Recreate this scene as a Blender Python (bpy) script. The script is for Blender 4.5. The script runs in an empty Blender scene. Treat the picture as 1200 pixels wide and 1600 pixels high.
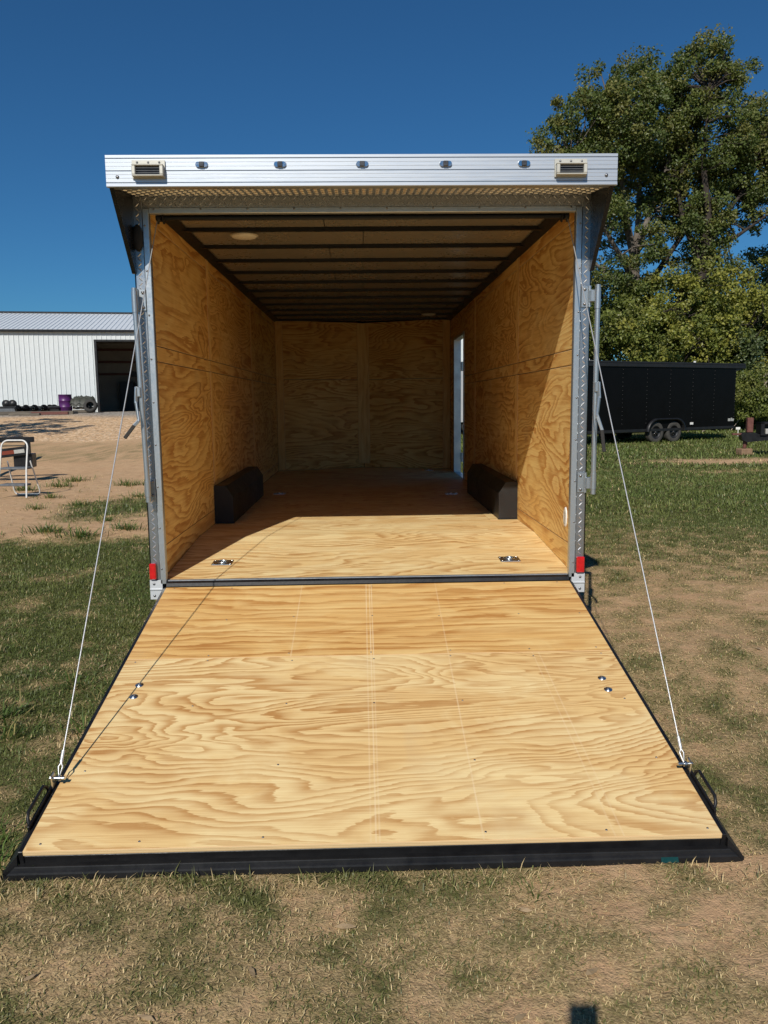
import bpy, math, random
import numpy as np
from mathutils import Vector, Matrix

random.seed(7)
RNG = np.random.default_rng(11)
scene = bpy.context.scene
COL = scene.collection

# ------------------------------------------------------------------ camera
F_PX, PITCH, YAW, ROLL = 1250.0, 0.13695, 0.0260, -0.01119
CAM = Vector((-0.027, -4.608, 1.569))
_f = Vector((math.sin(YAW) * math.cos(PITCH), math.cos(YAW) * math.cos(PITCH), -math.sin(PITCH)))
_r = Vector((math.cos(YAW), -math.sin(YAW), 0.0))
_u = _r.cross(_f)
CR = _r * math.cos(ROLL) + _u * math.sin(ROLL)
CU = -_r * math.sin(ROLL) + _u * math.cos(ROLL)
CF = _f
cd = bpy.data.cameras.new('camera')
cam = bpy.data.objects.new('camera', cd)
COL.objects.link(cam)
cd.sensor_fit = 'VERTICAL'
cd.sensor_height = 24.0
cd.lens = 24.0 * F_PX / 1600.0
cd.clip_start = 0.02
cd.clip_end = 3000.0
cam.matrix_world = Matrix(((CR.x, CU.x, -CF.x, CAM.x), (CR.y, CU.y, -CF.y, CAM.y), (CR.z, CU.z, -CF.z, CAM.z), (0, 0, 0, 1)))
scene.camera = cam

# ------------------------------------------------------------------ sky, sun, exposure
SUN_TO = Vector((0.288, 1.0, -0.850)).normalized()
el = math.asin(-SUN_TO.z)
world = bpy.data.worlds.new('World')
scene.world = world
world.use_nodes = True
wn = world.node_tree
wn.nodes.clear()
sky = wn.nodes.new('ShaderNodeTexSky')
sky.sky_type = 'NISHITA'
sky.sun_disc = False
sky.sun_elevation = el
sky.sun_rotation = math.atan2(-SUN_TO.x, -SUN_TO.y)
sky.altitude = 150.0
sky.air_density = 1.0
sky.dust_density = 0.1
sky.ozone_density = 10.0
bg = wn.nodes.new('ShaderNodeBackground')
bg.inputs['Strength'].default_value = 0.064
wo = wn.nodes.new('ShaderNodeOutputWorld')
wb = wn.nodes.new('ShaderNodeMix')            # white balance of the whole sky
wb.data_type = 'RGBA'; wb.blend_type = 'MULTIPLY'
wb.inputs[0].default_value = 1.0
wb.inputs[7].default_value = (0.50, 0.90, 1.0, 1.0)
wn.links.new(sky.outputs[0], wb.inputs[6])
wn.links.new(wb.outputs[2], bg.inputs[0])
wn.links.new(bg.outputs[0], wo.inputs[0])
sd = bpy.data.lights.new('sun', 'SUN')
sd.energy = 4.3
sd.angle = math.radians(0.53)
sd.color = (1.0, 0.95, 0.87)
sun = bpy.data.objects.new('sun', sd)
COL.objects.link(sun)
sun.rotation_euler = SUN_TO.to_track_quat('-Z', 'Y').to_euler()
sun.location = (-8, -20, 20)
vs = scene.view_settings
vs.view_transform = 'Standard'
vs.look = 'None'
vs.exposure = 0.0
vs.gamma = 1.0
vs.use_curve_mapping = False
cy = scene.cycles
cy.max_bounces = 8
cy.diffuse_bounces = 7
cy.glossy_bounces = 3
cy.transmission_bounces = 3
cy.transparent_max_bounces = 8
cy.use_denoising = True
cy.sample_clamp_indirect = 8.0
cy.caustics_reflective = False
cy.caustics_refractive = False


def at(u, v, Y):
    """world point on the sight line of photo pixel (u, v) where world y = Y"""
    d = CF + CR * ((u - 600) / F_PX) - CU * ((v - 800) / F_PX)
    return CAM + d * ((Y - CAM.y) / d.y)


# ------------------------------------------------------------------ numpy noise
def _hash(ix, iy, s):
    n = (ix.astype(np.int64) * 374761393 + iy.astype(np.int64) * 668265263 + int(s) * 1274126177) & 0xffffffff
    n = ((n ^ (n >> 13)) * 1274126177) & 0xffffffff
    return ((n ^ (n >> 16)) & 0xffff) / 65535.0


def vnoise(x, y, s=0):
    ix = np.floor(x); iy = np.floor(y)
    fx = x - ix; fy = y - iy
    fx = fx * fx * (3 - 2 * fx); fy = fy * fy * (3 - 2 * fy)
    a = _hash(ix, iy, s); b = _hash(ix + 1, iy, s); c = _hash(ix, iy + 1, s); d = _hash(ix + 1, iy + 1, s)
    return (a * (1 - fx) + b * fx) * (1 - fy) + (c * (1 - fx) + d * fx) * fy


def fbm(x, y, s=0, o=4):
    t = 0; a = 0.5; n = 0
    for i in range(o):
        t = t + a * vnoise(x, y, s + i * 17); n += a
        a *= 0.5; x = x * 2.03 + 5.2; y = y * 2.03 + 1.7
    return t / n


def sstep(a, b, x):
    t = np.clip((x - a) / (b - a), 0, 1)
    return t * t * (3 - 2 * t)


# ------------------------------------------------------------------ materials
class NT:
    def __init__(self, name):
        self.m = bpy.data.materials.new(name)
        self.m.use_nodes = True
        self.t = self.m.node_tree
        self.t.nodes.clear()
        self.out = self.t.nodes.new('ShaderNodeOutputMaterial')

    def n(self, kind, **kw):
        nd = self.t.nodes.new(kind)
        for k, v in kw.items():
            setattr(nd, k, v)
        return nd

    def put(self, sock, val):
        if hasattr(val, 'is_linked') or isinstance(val, bpy.types.NodeSocket):
            self.t.links.new(val, sock)
        else:
            sock.default_value = val

    def math(self, op, a, b=0.0, c=0.0, clamp=False):
        nd = self.n('ShaderNodeMath', operation=op, use_clamp=clamp)
        self.put(nd.inputs[0], a); self.put(nd.inputs[1], b); self.put(nd.inputs[2], c)
        return nd.outputs[0]

    def vmath(self, op, a, b):
        nd = self.n('ShaderNodeVectorMath', operation=op)
        self.put(nd.inputs[0], a); self.put(nd.inputs[1], b)
        return nd.outputs[0]

    def mapr(self, v, a, b, c=0.0, d=1.0):
        nd = self.n('ShaderNodeMapRange', clamp=True)
        self.put(nd.inputs[0], v)
        for i, x in enumerate((a, b, c, d)):
            self.put(nd.inputs[i + 1], x)
        return nd.outputs[0]

    def noise(self, vec, scale=1.0, detail=3.0, rough=0.5, dist=0.0):
        nd = self.n('ShaderNodeTexNoise')
        self.put(nd.inputs['Vector'], vec)
        nd.inputs['Scale'].default_value = scale
        nd.inputs['Detail'].default_value = detail
        nd.inputs['Roughness'].default_value = rough
        nd.inputs['Distortion'].default_value = dist
        return nd.outputs[0]

    def mix(self, f, a, b, blend='MIX'):
        nd = self.n('ShaderNodeMix', data_type='RGBA', blend_type=blend)
        self.put(nd.inputs[0], f)
        for s, v in ((nd.inputs[6], a), (nd.inputs[7], b)):
            if isinstance(v, tuple) and len(v) == 3:
                v = v + (1.0,)
            self.put(s, v)
        return nd.outputs[2]

    def ramp(self, f, stops):
        nd = self.n('ShaderNodeValToRGB')
        self.put(nd.inputs[0], f)
        cr = nd.color_ramp
        while len(cr.elements) < len(stops):
            cr.elements.new(0.5)
        for e, (p, c) in zip(cr.elements, stops):
            e.position = p
            e.color = tuple(c) + (1.0,)
        return nd.outputs[0]

    def obj(self):
        return self.n('ShaderNodeTexCoord').outputs['Object']

    def pos(self):
        return self.n('ShaderNodeNewGeometry').outputs['Position']

    def attr(self, name, kind='GEOMETRY', out='Fac'):
        nd = self.n('ShaderNodeAttribute', attribute_type=kind, attribute_name=name)
        return nd.outputs[out]

    def bump(self, h, dist=0.002, strength=1.0):
        nd = self.n('ShaderNodeBump')
        nd.inputs['Strength'].default_value = strength
        nd.inputs['Distance'].default_value = dist
        self.put(nd.inputs['Height'], h)
        return nd.outputs[0]

    def bsdf(self, col, rough=0.5, metal=0.0, spec=0.5, normal=None, coat=0.0):
        nd = self.n('ShaderNodeBsdfPrincipled')
        if isinstance(col, tuple) and len(col) == 3:
            col = col + (1.0,)
        self.put(nd.inputs['Base Color'], col)
        self.put(nd.inputs['Roughness'], rough)
        self.put(nd.inputs['Metallic'], metal)
        nd.inputs['Specular IOR Level'].default_value = spec
        nd.inputs['Coat Weight'].default_value = coat
        nd.inputs['Coat Roughness'].default_value = 0.08
        if normal is not None:
            self.put(nd.inputs['Normal'], normal)
        self.t.links.new(nd.outputs[0], self.out.inputs[0])
        return nd


def worn(name, col, col2, rough=0.4, metal=0.0, scale=6.0, spec=0.5, bump=0.0006, stretch=(1, 1, 1), coat=0.0, amt=1.0):
    """paint or metal with cloudy wear, scuffs and slightly uneven gloss"""
    t = NT(name)
    v = t.vmath('MULTIPLY', t.obj(), stretch)
    a = t.noise(v, scale, 5, 0.6, 0.3)
    b = t.noise(v, scale * 9, 3, 0.6)
    f = t.math('MULTIPLY', t.mapr(a, 0.35, 0.7), amt)
    c = t.mix(f, col, col2)
    c = t.mix(t.mapr(b, 0.3, 0.7, 0.0, 0.18), c, tuple(x * 0.55 for x in col))
    r = t.math('ADD', t.mapr(b, 0.2, 0.8, -0.07, 0.1), t.mapr(a, 0.3, 0.7, rough - 0.05, rough + 0.08), clamp=True)
    t.bsdf(c, r, metal, spec, t.bump(b, bump, 0.6), coat)
    return t.m


M = {}
M['black_steel'] = worn('black_steel', (0.007, 0.007, 0.008), (0.016, 0.016, 0.017), 0.4, 0.0, 9, spec=0.32)
M['black_satin'] = worn('black_satin', (0.012, 0.012, 0.013), (0.02, 0.019, 0.018), 0.42, 0.0, 5, bump=0.0002)
M['black_paint'] = worn('black_paint', (0.0035, 0.0035, 0.004), (0.005, 0.005, 0.0055), 0.2, 0.0, 2, spec=0.09, bump=0.0001)
M['wing_black'] = worn('wing_black', (0.008, 0.008, 0.009), (0.015, 0.014, 0.014), 0.2, 0.0, 14, bump=0.003)
M['dusty_tyre'] = worn('dusty_tyre', (0.055, 0.052, 0.047), (0.085, 0.08, 0.07), 0.85, 0.0, 8, spec=0.2)
M['rubber'] = worn('rubber', (0.022, 0.021, 0.02), (0.05, 0.046, 0.04), 0.8, 0.0, 12)
M['alu'] = worn('alu', (0.58, 0.62, 0.66), (0.46, 0.50, 0.55), 0.40, 0.65, 5, stretch=(0.15, 1, 6), bump=0.0002)
M['alu_trim'] = worn('alu_trim', (0.60, 0.64, 0.66), (0.48, 0.52, 0.55), 0.34, 0.8, 8, bump=0.0003)
M['tread'] = worn('tread', (0.50, 0.52, 0.54), (0.40, 0.42, 0.44), 0.3, 0.95, 20, bump=0.0004)
M['alu_cap'] = worn('alu_cap', (0.74, 0.76, 0.77), (0.62, 0.64, 0.66), 0.42, 0.35, 20, bump=0.0003)
M['lug'] = worn('lug', (0.80, 0.81, 0.82), (0.68, 0.69, 0.70), 0.36, 0.85, 20, bump=0.0002)
M['galv'] = worn('galv', (0.56, 0.60, 0.62), (0.40, 0.45, 0.48), 0.36, 0.85, 14, bump=0.0004)
M['zinc'] = worn('zinc', (0.66, 0.68, 0.68), (0.42, 0.45, 0.47), 0.25, 1.0, 30)
M['cable'] = worn('cable', (0.72, 0.73, 0.72), (0.5, 0.5, 0.5), 0.35, 0.6, 60)
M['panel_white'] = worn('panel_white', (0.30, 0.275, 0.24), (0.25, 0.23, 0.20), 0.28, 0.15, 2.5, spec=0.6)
M['lens_white'] = worn('lens_white', (0.86, 0.85, 0.8), (0.78, 0.77, 0.72), 0.3, 0.0, 8)
M['beige_plastic'] = worn('beige_plastic', (0.62, 0.60, 0.52), (0.5, 0.49, 0.43), 0.42, 0.2, 12)
M['red_lens'] = worn('red_lens', (0.62, 0.012, 0.016), (0.42, 0.006, 0.01), 0.16, 0.0, 40, coat=0.5)
M['chrome'] = worn('chrome', (0.75, 0.75, 0.74), (0.5, 0.5, 0.5), 0.14, 1.0, 30)
M['dark_lens'] = worn('dark_lens', (0.05, 0.05, 0.052), (0.1, 0.1, 0.1), 0.12, 0.0, 30)
M['white_metal'] = worn('white_metal', (0.70, 0.74, 0.74), (0.64, 0.68, 0.68), 0.42, 0.0, 0.7, bump=0.0)
M['roof_metal'] = worn('roof_metal', (0.74, 0.78, 0.80), (0.67, 0.71, 0.74), 0.4, 0.1, 0.5, bump=0.0)
M['white_tube'] = worn('white_tube', (0.80, 0.80, 0.77), (0.66, 0.66, 0.62), 0.35, 0.0, 18)
M['grey_tread'] = worn('grey_tread', (0.10, 0.11, 0.12), (0.17, 0.18, 0.19), 0.6, 0.0, 14)
M['dark_timber'] = worn('dark_timber', (0.10, 0.085, 0.07), (0.20, 0.17, 0.13), 0.75, 0.0, 5, stretch=(0.4, 4, 4), spec=0.25, bump=0.002)
M['tan_block'] = worn('tan_block', (0.24, 0.15, 0.09), (0.32, 0.21, 0.13), 0.85, 0.0, 8, spec=0.2, bump=0.003)
M['rust'] = worn('rust', (0.11, 0.035, 0.026), (0.18, 0.07, 0.05), 0.6, 0.0, 14, bump=0.001)
M['purple'] = worn('purple', (0.10, 0.016, 0.13), (0.065, 0.012, 0.085), 0.42, 0.0, 4)
M['orange_refl'] = worn('orange_refl', (0.22, 0.045, 0.022), (0.17, 0.035, 0.018), 0.3, 0.0, 20)
M['white_refl'] = worn('white_refl', (0.5, 0.5, 0.46), (0.36, 0.36, 0.33), 0.35, 0.0, 20)
M['dark_interior'] = worn('dark_interior', (0.40, 0.36, 0.30), (0.30, 0.27, 0.23), 0.8, 0.0, 1.0)
M['concrete'] = worn('concrete', (0.46, 0.42, 0.34), (0.36, 0.33, 0.27), 0.85, 0.0, 1.5, spec=0.2)
M['tarp'] = worn('tarp', (0.035, 0.04, 0.03), (0.06, 0.06, 0.045), 0.55, 0.0, 6, bump=0.01)
M['grey_siding'] = worn('grey_siding', (0.50, 0.50, 0.50), (0.40, 0.40, 0.41), 0.45, 0.1, 1.5)
M['teal_tape'] = worn('teal_tape', (0.004, 0.045, 0.05), (0.006, 0.06, 0.065), 0.3, 0.0, 30)
M['screw'] = worn('screw', (0.35, 0.35, 0.36), (0.22, 0.22, 0.22), 0.35, 0.9, 60)
M['bare_wood'] = worn('bare_wood', (0.26, 0.2, 0.15), (0.40, 0.34, 0.27), 0.8, 0.0, 4, stretch=(1, 1, 0.3), spec=0.2)


def plywood(name, lines=(), tint=1.0, warm=(1.0, 1.0), streak=1.0, bold=1.0, figy=1.0):
    t = NT(name)
    seed = t.attr('seed', 'OBJECT')
    fig = t.attr('figure', 'OBJECT')
    sv = t.n('ShaderNodeCombineXYZ')
    t.put(sv.inputs[0], t.math('MULTIPLY', seed, 3.71))
    t.put(sv.inputs[1], t.math('MULTIPLY', seed, 2.37))
    t.put(sv.inputs[2], t.math('MULTIPLY', seed, 1.13))
    o = t.obj()
    p = t.vmath('ADD', o, sv.outputs[0])
    sep = t.n('ShaderNodeSeparateXYZ'); t.put(sep.inputs[0], p)
    # figure: contour lines of a slow, stretched height field (rotary-cut veneer)
    n1 = t.noise(t.vmath('MULTIPLY', p, (0.62, 2.1, 0.4)), 1.0, 3.4, 0.46, 0.55)
    n2 = t.noise(t.vmath('MULTIPLY', p, (1.9, 15.0, 1.0)), 1.0, 3, 0.6)
    vor = t.n('ShaderNodeTexVoronoi', feature='F1')
    t.put(vor.inputs['Vector'], t.vmath('MULTIPLY', p, (0.9, 1.7, 0.0)))
    vor.inputs['Scale'].default_value = 1.0
    kd = vor.outputs['Distance']
    knotty = t.mapr(kd, 0.0, 0.33, 1.0, 0.0)
    h = t.math('MULTIPLY', n1, t.math('MULTIPLY', fig, 2.4 * figy))
    h = t.math('ADD', h, t.math('MULTIPLY', sep.outputs[1], 12.0 * figy))
    h = t.math('ADD', h, t.math('MULTIPLY', n2, 0.95))
    n3 = t.noise(t.vmath('MULTIPLY', p, (7.0, 110.0, 1.0)), 1.0, 3, 0.6)
    h = t.math('ADD', h, t.math('MULTIPLY', n3, 0.55))
    h = t.math('ADD', h, t.math('MULTIPLY', t.math('POWER', knotty, 2.0), 1.6))
    band = t.math('FRACT', h)
    prof = t.ramp(band, [(0.0, (0.0,) * 3), (0.30, (0.06,) * 3), (0.58, (0.38,) * 3), (0.82, (0.88,) * 3), (0.95, (1.0,) * 3), (1.0, (0.0,) * 3)])
    contrast = t.mapr(t.noise(t.vmath('MULTIPLY', p, (0.9, 2.6, 1)), 1.0, 3, 0.6, 0.4), 0.32, 0.66, 0.35 * bold, 1.15 * bold)
    blot = t.mapr(t.noise(t.vmath('MULTIPLY', p, (1.4, 3.1, 1)), 1.0, 4, 0.62, 1.2), 0.42, 0.58, 0.0, 1.0)
    fib = t.noise(t.vmath('MULTIPLY', p, (5.0, 260.0, 60.0)), 1.0, 3, 0.65)
    fib2 = t.noise(t.vmath('MULTIPLY', p, (1.3, 62.0, 10.0)), 1.0, 5, 0.7)
    k = tint; g_ = tint * warm[0]; b_ = tint * warm[1]
    light = t.mix(blot, (0.86 * k, 0.660 * g_, 0.330 * b_), (0.81 * k, 0.560 * g_, 0.245 * b_))
    dark = t.mix(blot, (0.55 * k, 0.300 * g_, 0.105 * b_), (0.47 * k, 0.230 * g_, 0.07 * b_))
    fac = t.math('MULTIPLY', prof, contrast)
    fac = t.math('ADD', fac, t.mapr(fib2, 0.35, 0.72, -0.16 * streak, 0.34 * streak), clamp=True)
    c = t.mix(fac, light, dark)
    c = t.mix(t.mapr(fib, 0.42, 0.75, 0.0, 0.4), c, dark)
    # knots and small dark ticks
    jitter = t.noise(t.vmath('MULTIPLY', p, (9, 22, 1)), 1.0, 3, 0.6)
    rare = t.math('GREATER_THAN', t.n('ShaderNodeSeparateColor').outputs[0], 2.0)
    sc = t.n('ShaderNodeSeparateColor'); t.put(sc.inputs[0], vor.outputs['Color'])
    rare = t.math('GREATER_THAN', sc.outputs[0], 0.62)
    kn = t.mapr(t.math('ADD', kd, t.math('MULTIPLY', jitter, 0.03)), 0.022, 0.042, 1.0, 0.0)
    c = t.mix(t.math('MULTIPLY', t.math('MULTIPLY', kn, rare), 0.85), c, (0.17, 0.07, 0.025))
    v2 = t.n('ShaderNodeTexVoronoi', feature='F1')
    t.put(v2.inputs['Vector'], t.vmath('MULTIPLY', p, (2.6, 7.5, 0.0)))
    tick = t.mapr(v2.outputs['Distance'], 0.012, 0.03, 1.0, 0.0)
    s2 = t.n('ShaderNodeSeparateColor'); t.put(s2.inputs[0], v2.outputs['Color'])
    tick = t.math('MULTIPLY', tick, t.math('GREATER_THAN', s2.outputs[1], 0.70))
    c = t.mix(t.math('MULTIPLY', tick, 0.7), c, (0.16, 0.10, 0.06))
    # grey weather stain, very light
    st = t.mapr(t.noise(p, 1.7, 5, 0.65, 0.8), 0.56, 0.78, 0.0, 0.22)
    c = t.mix(st, c, (0.46, 0.36, 0.25))
    # pale rub lines over the studs
    so = t.n('ShaderNodeSeparateXYZ'); t.put(so.inputs[0], o)
    scr = t.noise(t.vmath('MULTIPLY', p, (60, 3, 1)), 1.0, 3, 0.6)
    for lx, slope, amp in lines:
        d = t.math('ABSOLUTE', t.math('SUBTRACT', t.math('SUBTRACT', so.outputs[0], lx), t.math('MULTIPLY', so.outputs[1], slope)))
        ln = t.math('MULTIPLY', t.mapr(d, 0.0015, 0.0045, 1.0, 0.0), t.mapr(scr, 0.35, 0.6, 0.15, amp))
        c = t.mix(ln, c, (0.86, 0.68, 0.42))
    # ply layers on the cut edges
    nrm = t.n('ShaderNodeVectorTransform', vector_type='NORMAL', convert_from='WORLD', convert_to='OBJECT')
    t.put(nrm.inputs[0], t.n('ShaderNodeNewGeometry').outputs['Normal'])
    sn = t.n('ShaderNodeSeparateXYZ'); t.put(sn.inputs[0], nrm.outputs[0])
    edge = t.math('LESS_THAN', t.math('ABSOLUTE', sn.outputs[2]), 0.8)
    lay = t.math('FRACT', t.math('MULTIPLY', so.outputs[2], 160.0))
    ec = t.mix(t.mapr(lay, 0.4, 0.6), (0.84, 0.63, 0.34), (0.62, 0.41, 0.20))
    c = t.mix(edge, c, ec)
    nb = t.bump(t.math('ADD', t.math('MULTIPLY', fib, 0.6), t.math('MULTIPLY', fac, 0.5)), 0.0009, 0.55)
    t.bsdf(c, t.mapr(fib2, 0.3, 0.7, 0.5, 0.66), 0.0, 0.32, nb)
    return t.m


M['ply'] = plywood('plywood', tint=1.03, warm=(1.06, 1.12))
M['ply_wall'] = plywood('plywood_wall', tint=1.12, warm=(0.925, 0.70), bold=1.3, figy=.62)
M['ply_batten'] = plywood('plywood_batten', tint=1.14, warm=(0.95, 0.80), bold=.5)
M['ply_top'] = plywood('plywood_ramp_top', lines=((-0.018, 0, 0.5), (0.0, 0, 0.6), (0.012, 0, 0.5), (0.385, 0.01, 0.4), (-0.39, 0, 0.35)), tint=0.95, warm=(0.90, 0.74), streak=1.8)
M['ply_ramp'] = plywood('plywood_ramp', lines=((-0.018, 0, 0.3), (0.0, 0, 0.42), (0.012, 0, 0.3), (0.385, 0.01, 0.42), (0.77, -0.02, 0.25), (0.80, -0.02, 0.25)))


def leaf_material(name, trans=0.35):
    t = NT(name)
    c = t.attr('col', out='Color')
    d = t.n('ShaderNodeBsdfPrincipled')
    t.put(d.inputs['Base Color'], c)
    d.inputs['Roughness'].default_value = 0.45
    d.inputs['Specular IOR Level'].default_value = 0.4
    tr = t.n('ShaderNodeBsdfTranslucent')
    t.put(tr.inputs[0], t.mix(1.0, c, (1.0, 1.15, 0.55), 'MULTIPLY'))
    mx = t.n('ShaderNodeMixShader')
    mx.inputs[0].default_value = trans
    t.t.links.new(d.outputs[0], mx.inputs[1]); t.t.links.new(tr.outputs[0], mx.inputs[2])
    t.t.links.new(mx.outputs[0], t.out.inputs[0])
    return t.m


M['leaf'] = leaf_material('leaf')
M['grass'] = leaf_material('grass_blade', 0.3)


def bark_material(name, a, b):
    t = NT(name)
    p = t.vmath('MULTIPLY', t.obj(), (5, 5, 1.1))
    n = t.noise(p, 1.6, 6, 0.65, 0.5)
    c = t.ramp(n, [(0.3, a), (0.7, b)])
    t.bsdf(c, 0.9, 0, 0.15, t.bump(n, 0.05, 0.8))
    return t.m


M['bark'] = bark_material('bark', (0.05, 0.04, 0.032), (0.23, 0.20, 0.165))
M['bark_dark'] = bark_material('bark_dark', (0.02, 0.016, 0.013), (0.08, 0.066, 0.055))


def ground_material():
    t = NT('ground_soil')
    P = t.pos()
    g = t.attr('green'); gv = t.attr('gravel')
    n_f = t.noise(P, 38, 5, 0.7)
    n_m = t.noise(P, 6.5, 5, 0.65, 0.4)
    n_l = t.noise(P, 0.9, 4, 0.6)
    vf = t.n('ShaderNodeTexNoise'); t.put(vf.inputs['Vector'], t.vmath('MULTIPLY', P, (1, 1, 0))); vf.inputs['Scale'].default_value = 150; vf.inputs['Detail'].default_value = 3
    dirt = t.ramp(n_m, [(0.28, (0.44, 0.28, 0.155)), (0.5, (0.58, 0.38, 0.215)), (0.72, (0.70, 0.49, 0.29))])
    dirt = t.mix(t.mapr(n_l, 0.35, 0.7, 0.0, 0.5), dirt, (0.58, 0.35, 0.19))
    dirt = t.mix(t.mapr(n_f, 0.35, 0.72, 0.0, 0.30), dirt, (0.30, 0.19, 0.11))
    thatch = t.ramp(t.noise(P, 70, 4, 0.7, 1.0), [(0.3, (0.16, 0.112, 0.055)), (0.52, (0.37, 0.265, 0.135)), (0.72, (0.58, 0.44, 0.235))])
    green = t.ramp(n_f, [(0.3, (0.040, 0.046, 0.016)), (0.55, (0.10, 0.108, 0.036)), (0.75, (0.24, 0.20, 0.08))])
    gg = t.math('ADD', g, t.mapr(n_m, 0.3, 0.7, -0.16, 0.16))
    gg = t.math('ADD', gg, t.mapr(n_f, 0.3, 0.7, -0.15, 0.15))
    c = t.mix(t.mapr(gg, 0.10, 0.40), dirt, thatch)
    c = t.mix(t.mapr(gg, 0.40, 0.80), c, green)
    st = t.n('ShaderNodeTexVoronoi', feature='F1'); t.put(st.inputs['Vector'], P); st.inputs['Scale'].default_value = 15
    sc = t.n('ShaderNodeSeparateColor'); t.put(sc.inputs[0], st.outputs['Color'])
    grav = t.ramp(sc.outputs[0], [(0.0, (0.30, 0.19, 0.115)), (0.4, (0.60, 0.38, 0.205)), (0.75, (0.74, 0.50, 0.285)), (1.0, (0.80, 0.64, 0.45))])
    grey = t.ramp(sc.outputs[1], [(0.0, (0.12, 0.105, 0.09)), (0.5, (0.30, 0.26, 0.215)), (1.0, (0.52, 0.47, 0.40))])
    grav = t.mix(t.attr('grey'), grav, grey)
    c = t.mix(t.mapr(t.math('ADD', gv, t.mapr(n_l, 0.3, 0.7, -0.2, 0.2)), 0.35, 0.6), c, grav)
    hb = t.math('ADD', t.math('MULTIPLY', n_f, 0.5), t.math('MULTIPLY', n_m, 0.8))
    hb = t.math('ADD', hb, t.math('MULTIPLY', vf.outputs[0], 0.25))
    t.bsdf(c, 0.95, 0, 0.12, t.bump(hb, 0.03, 0.8))
    return t.m


M['ground'] = ground_material()


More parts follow.
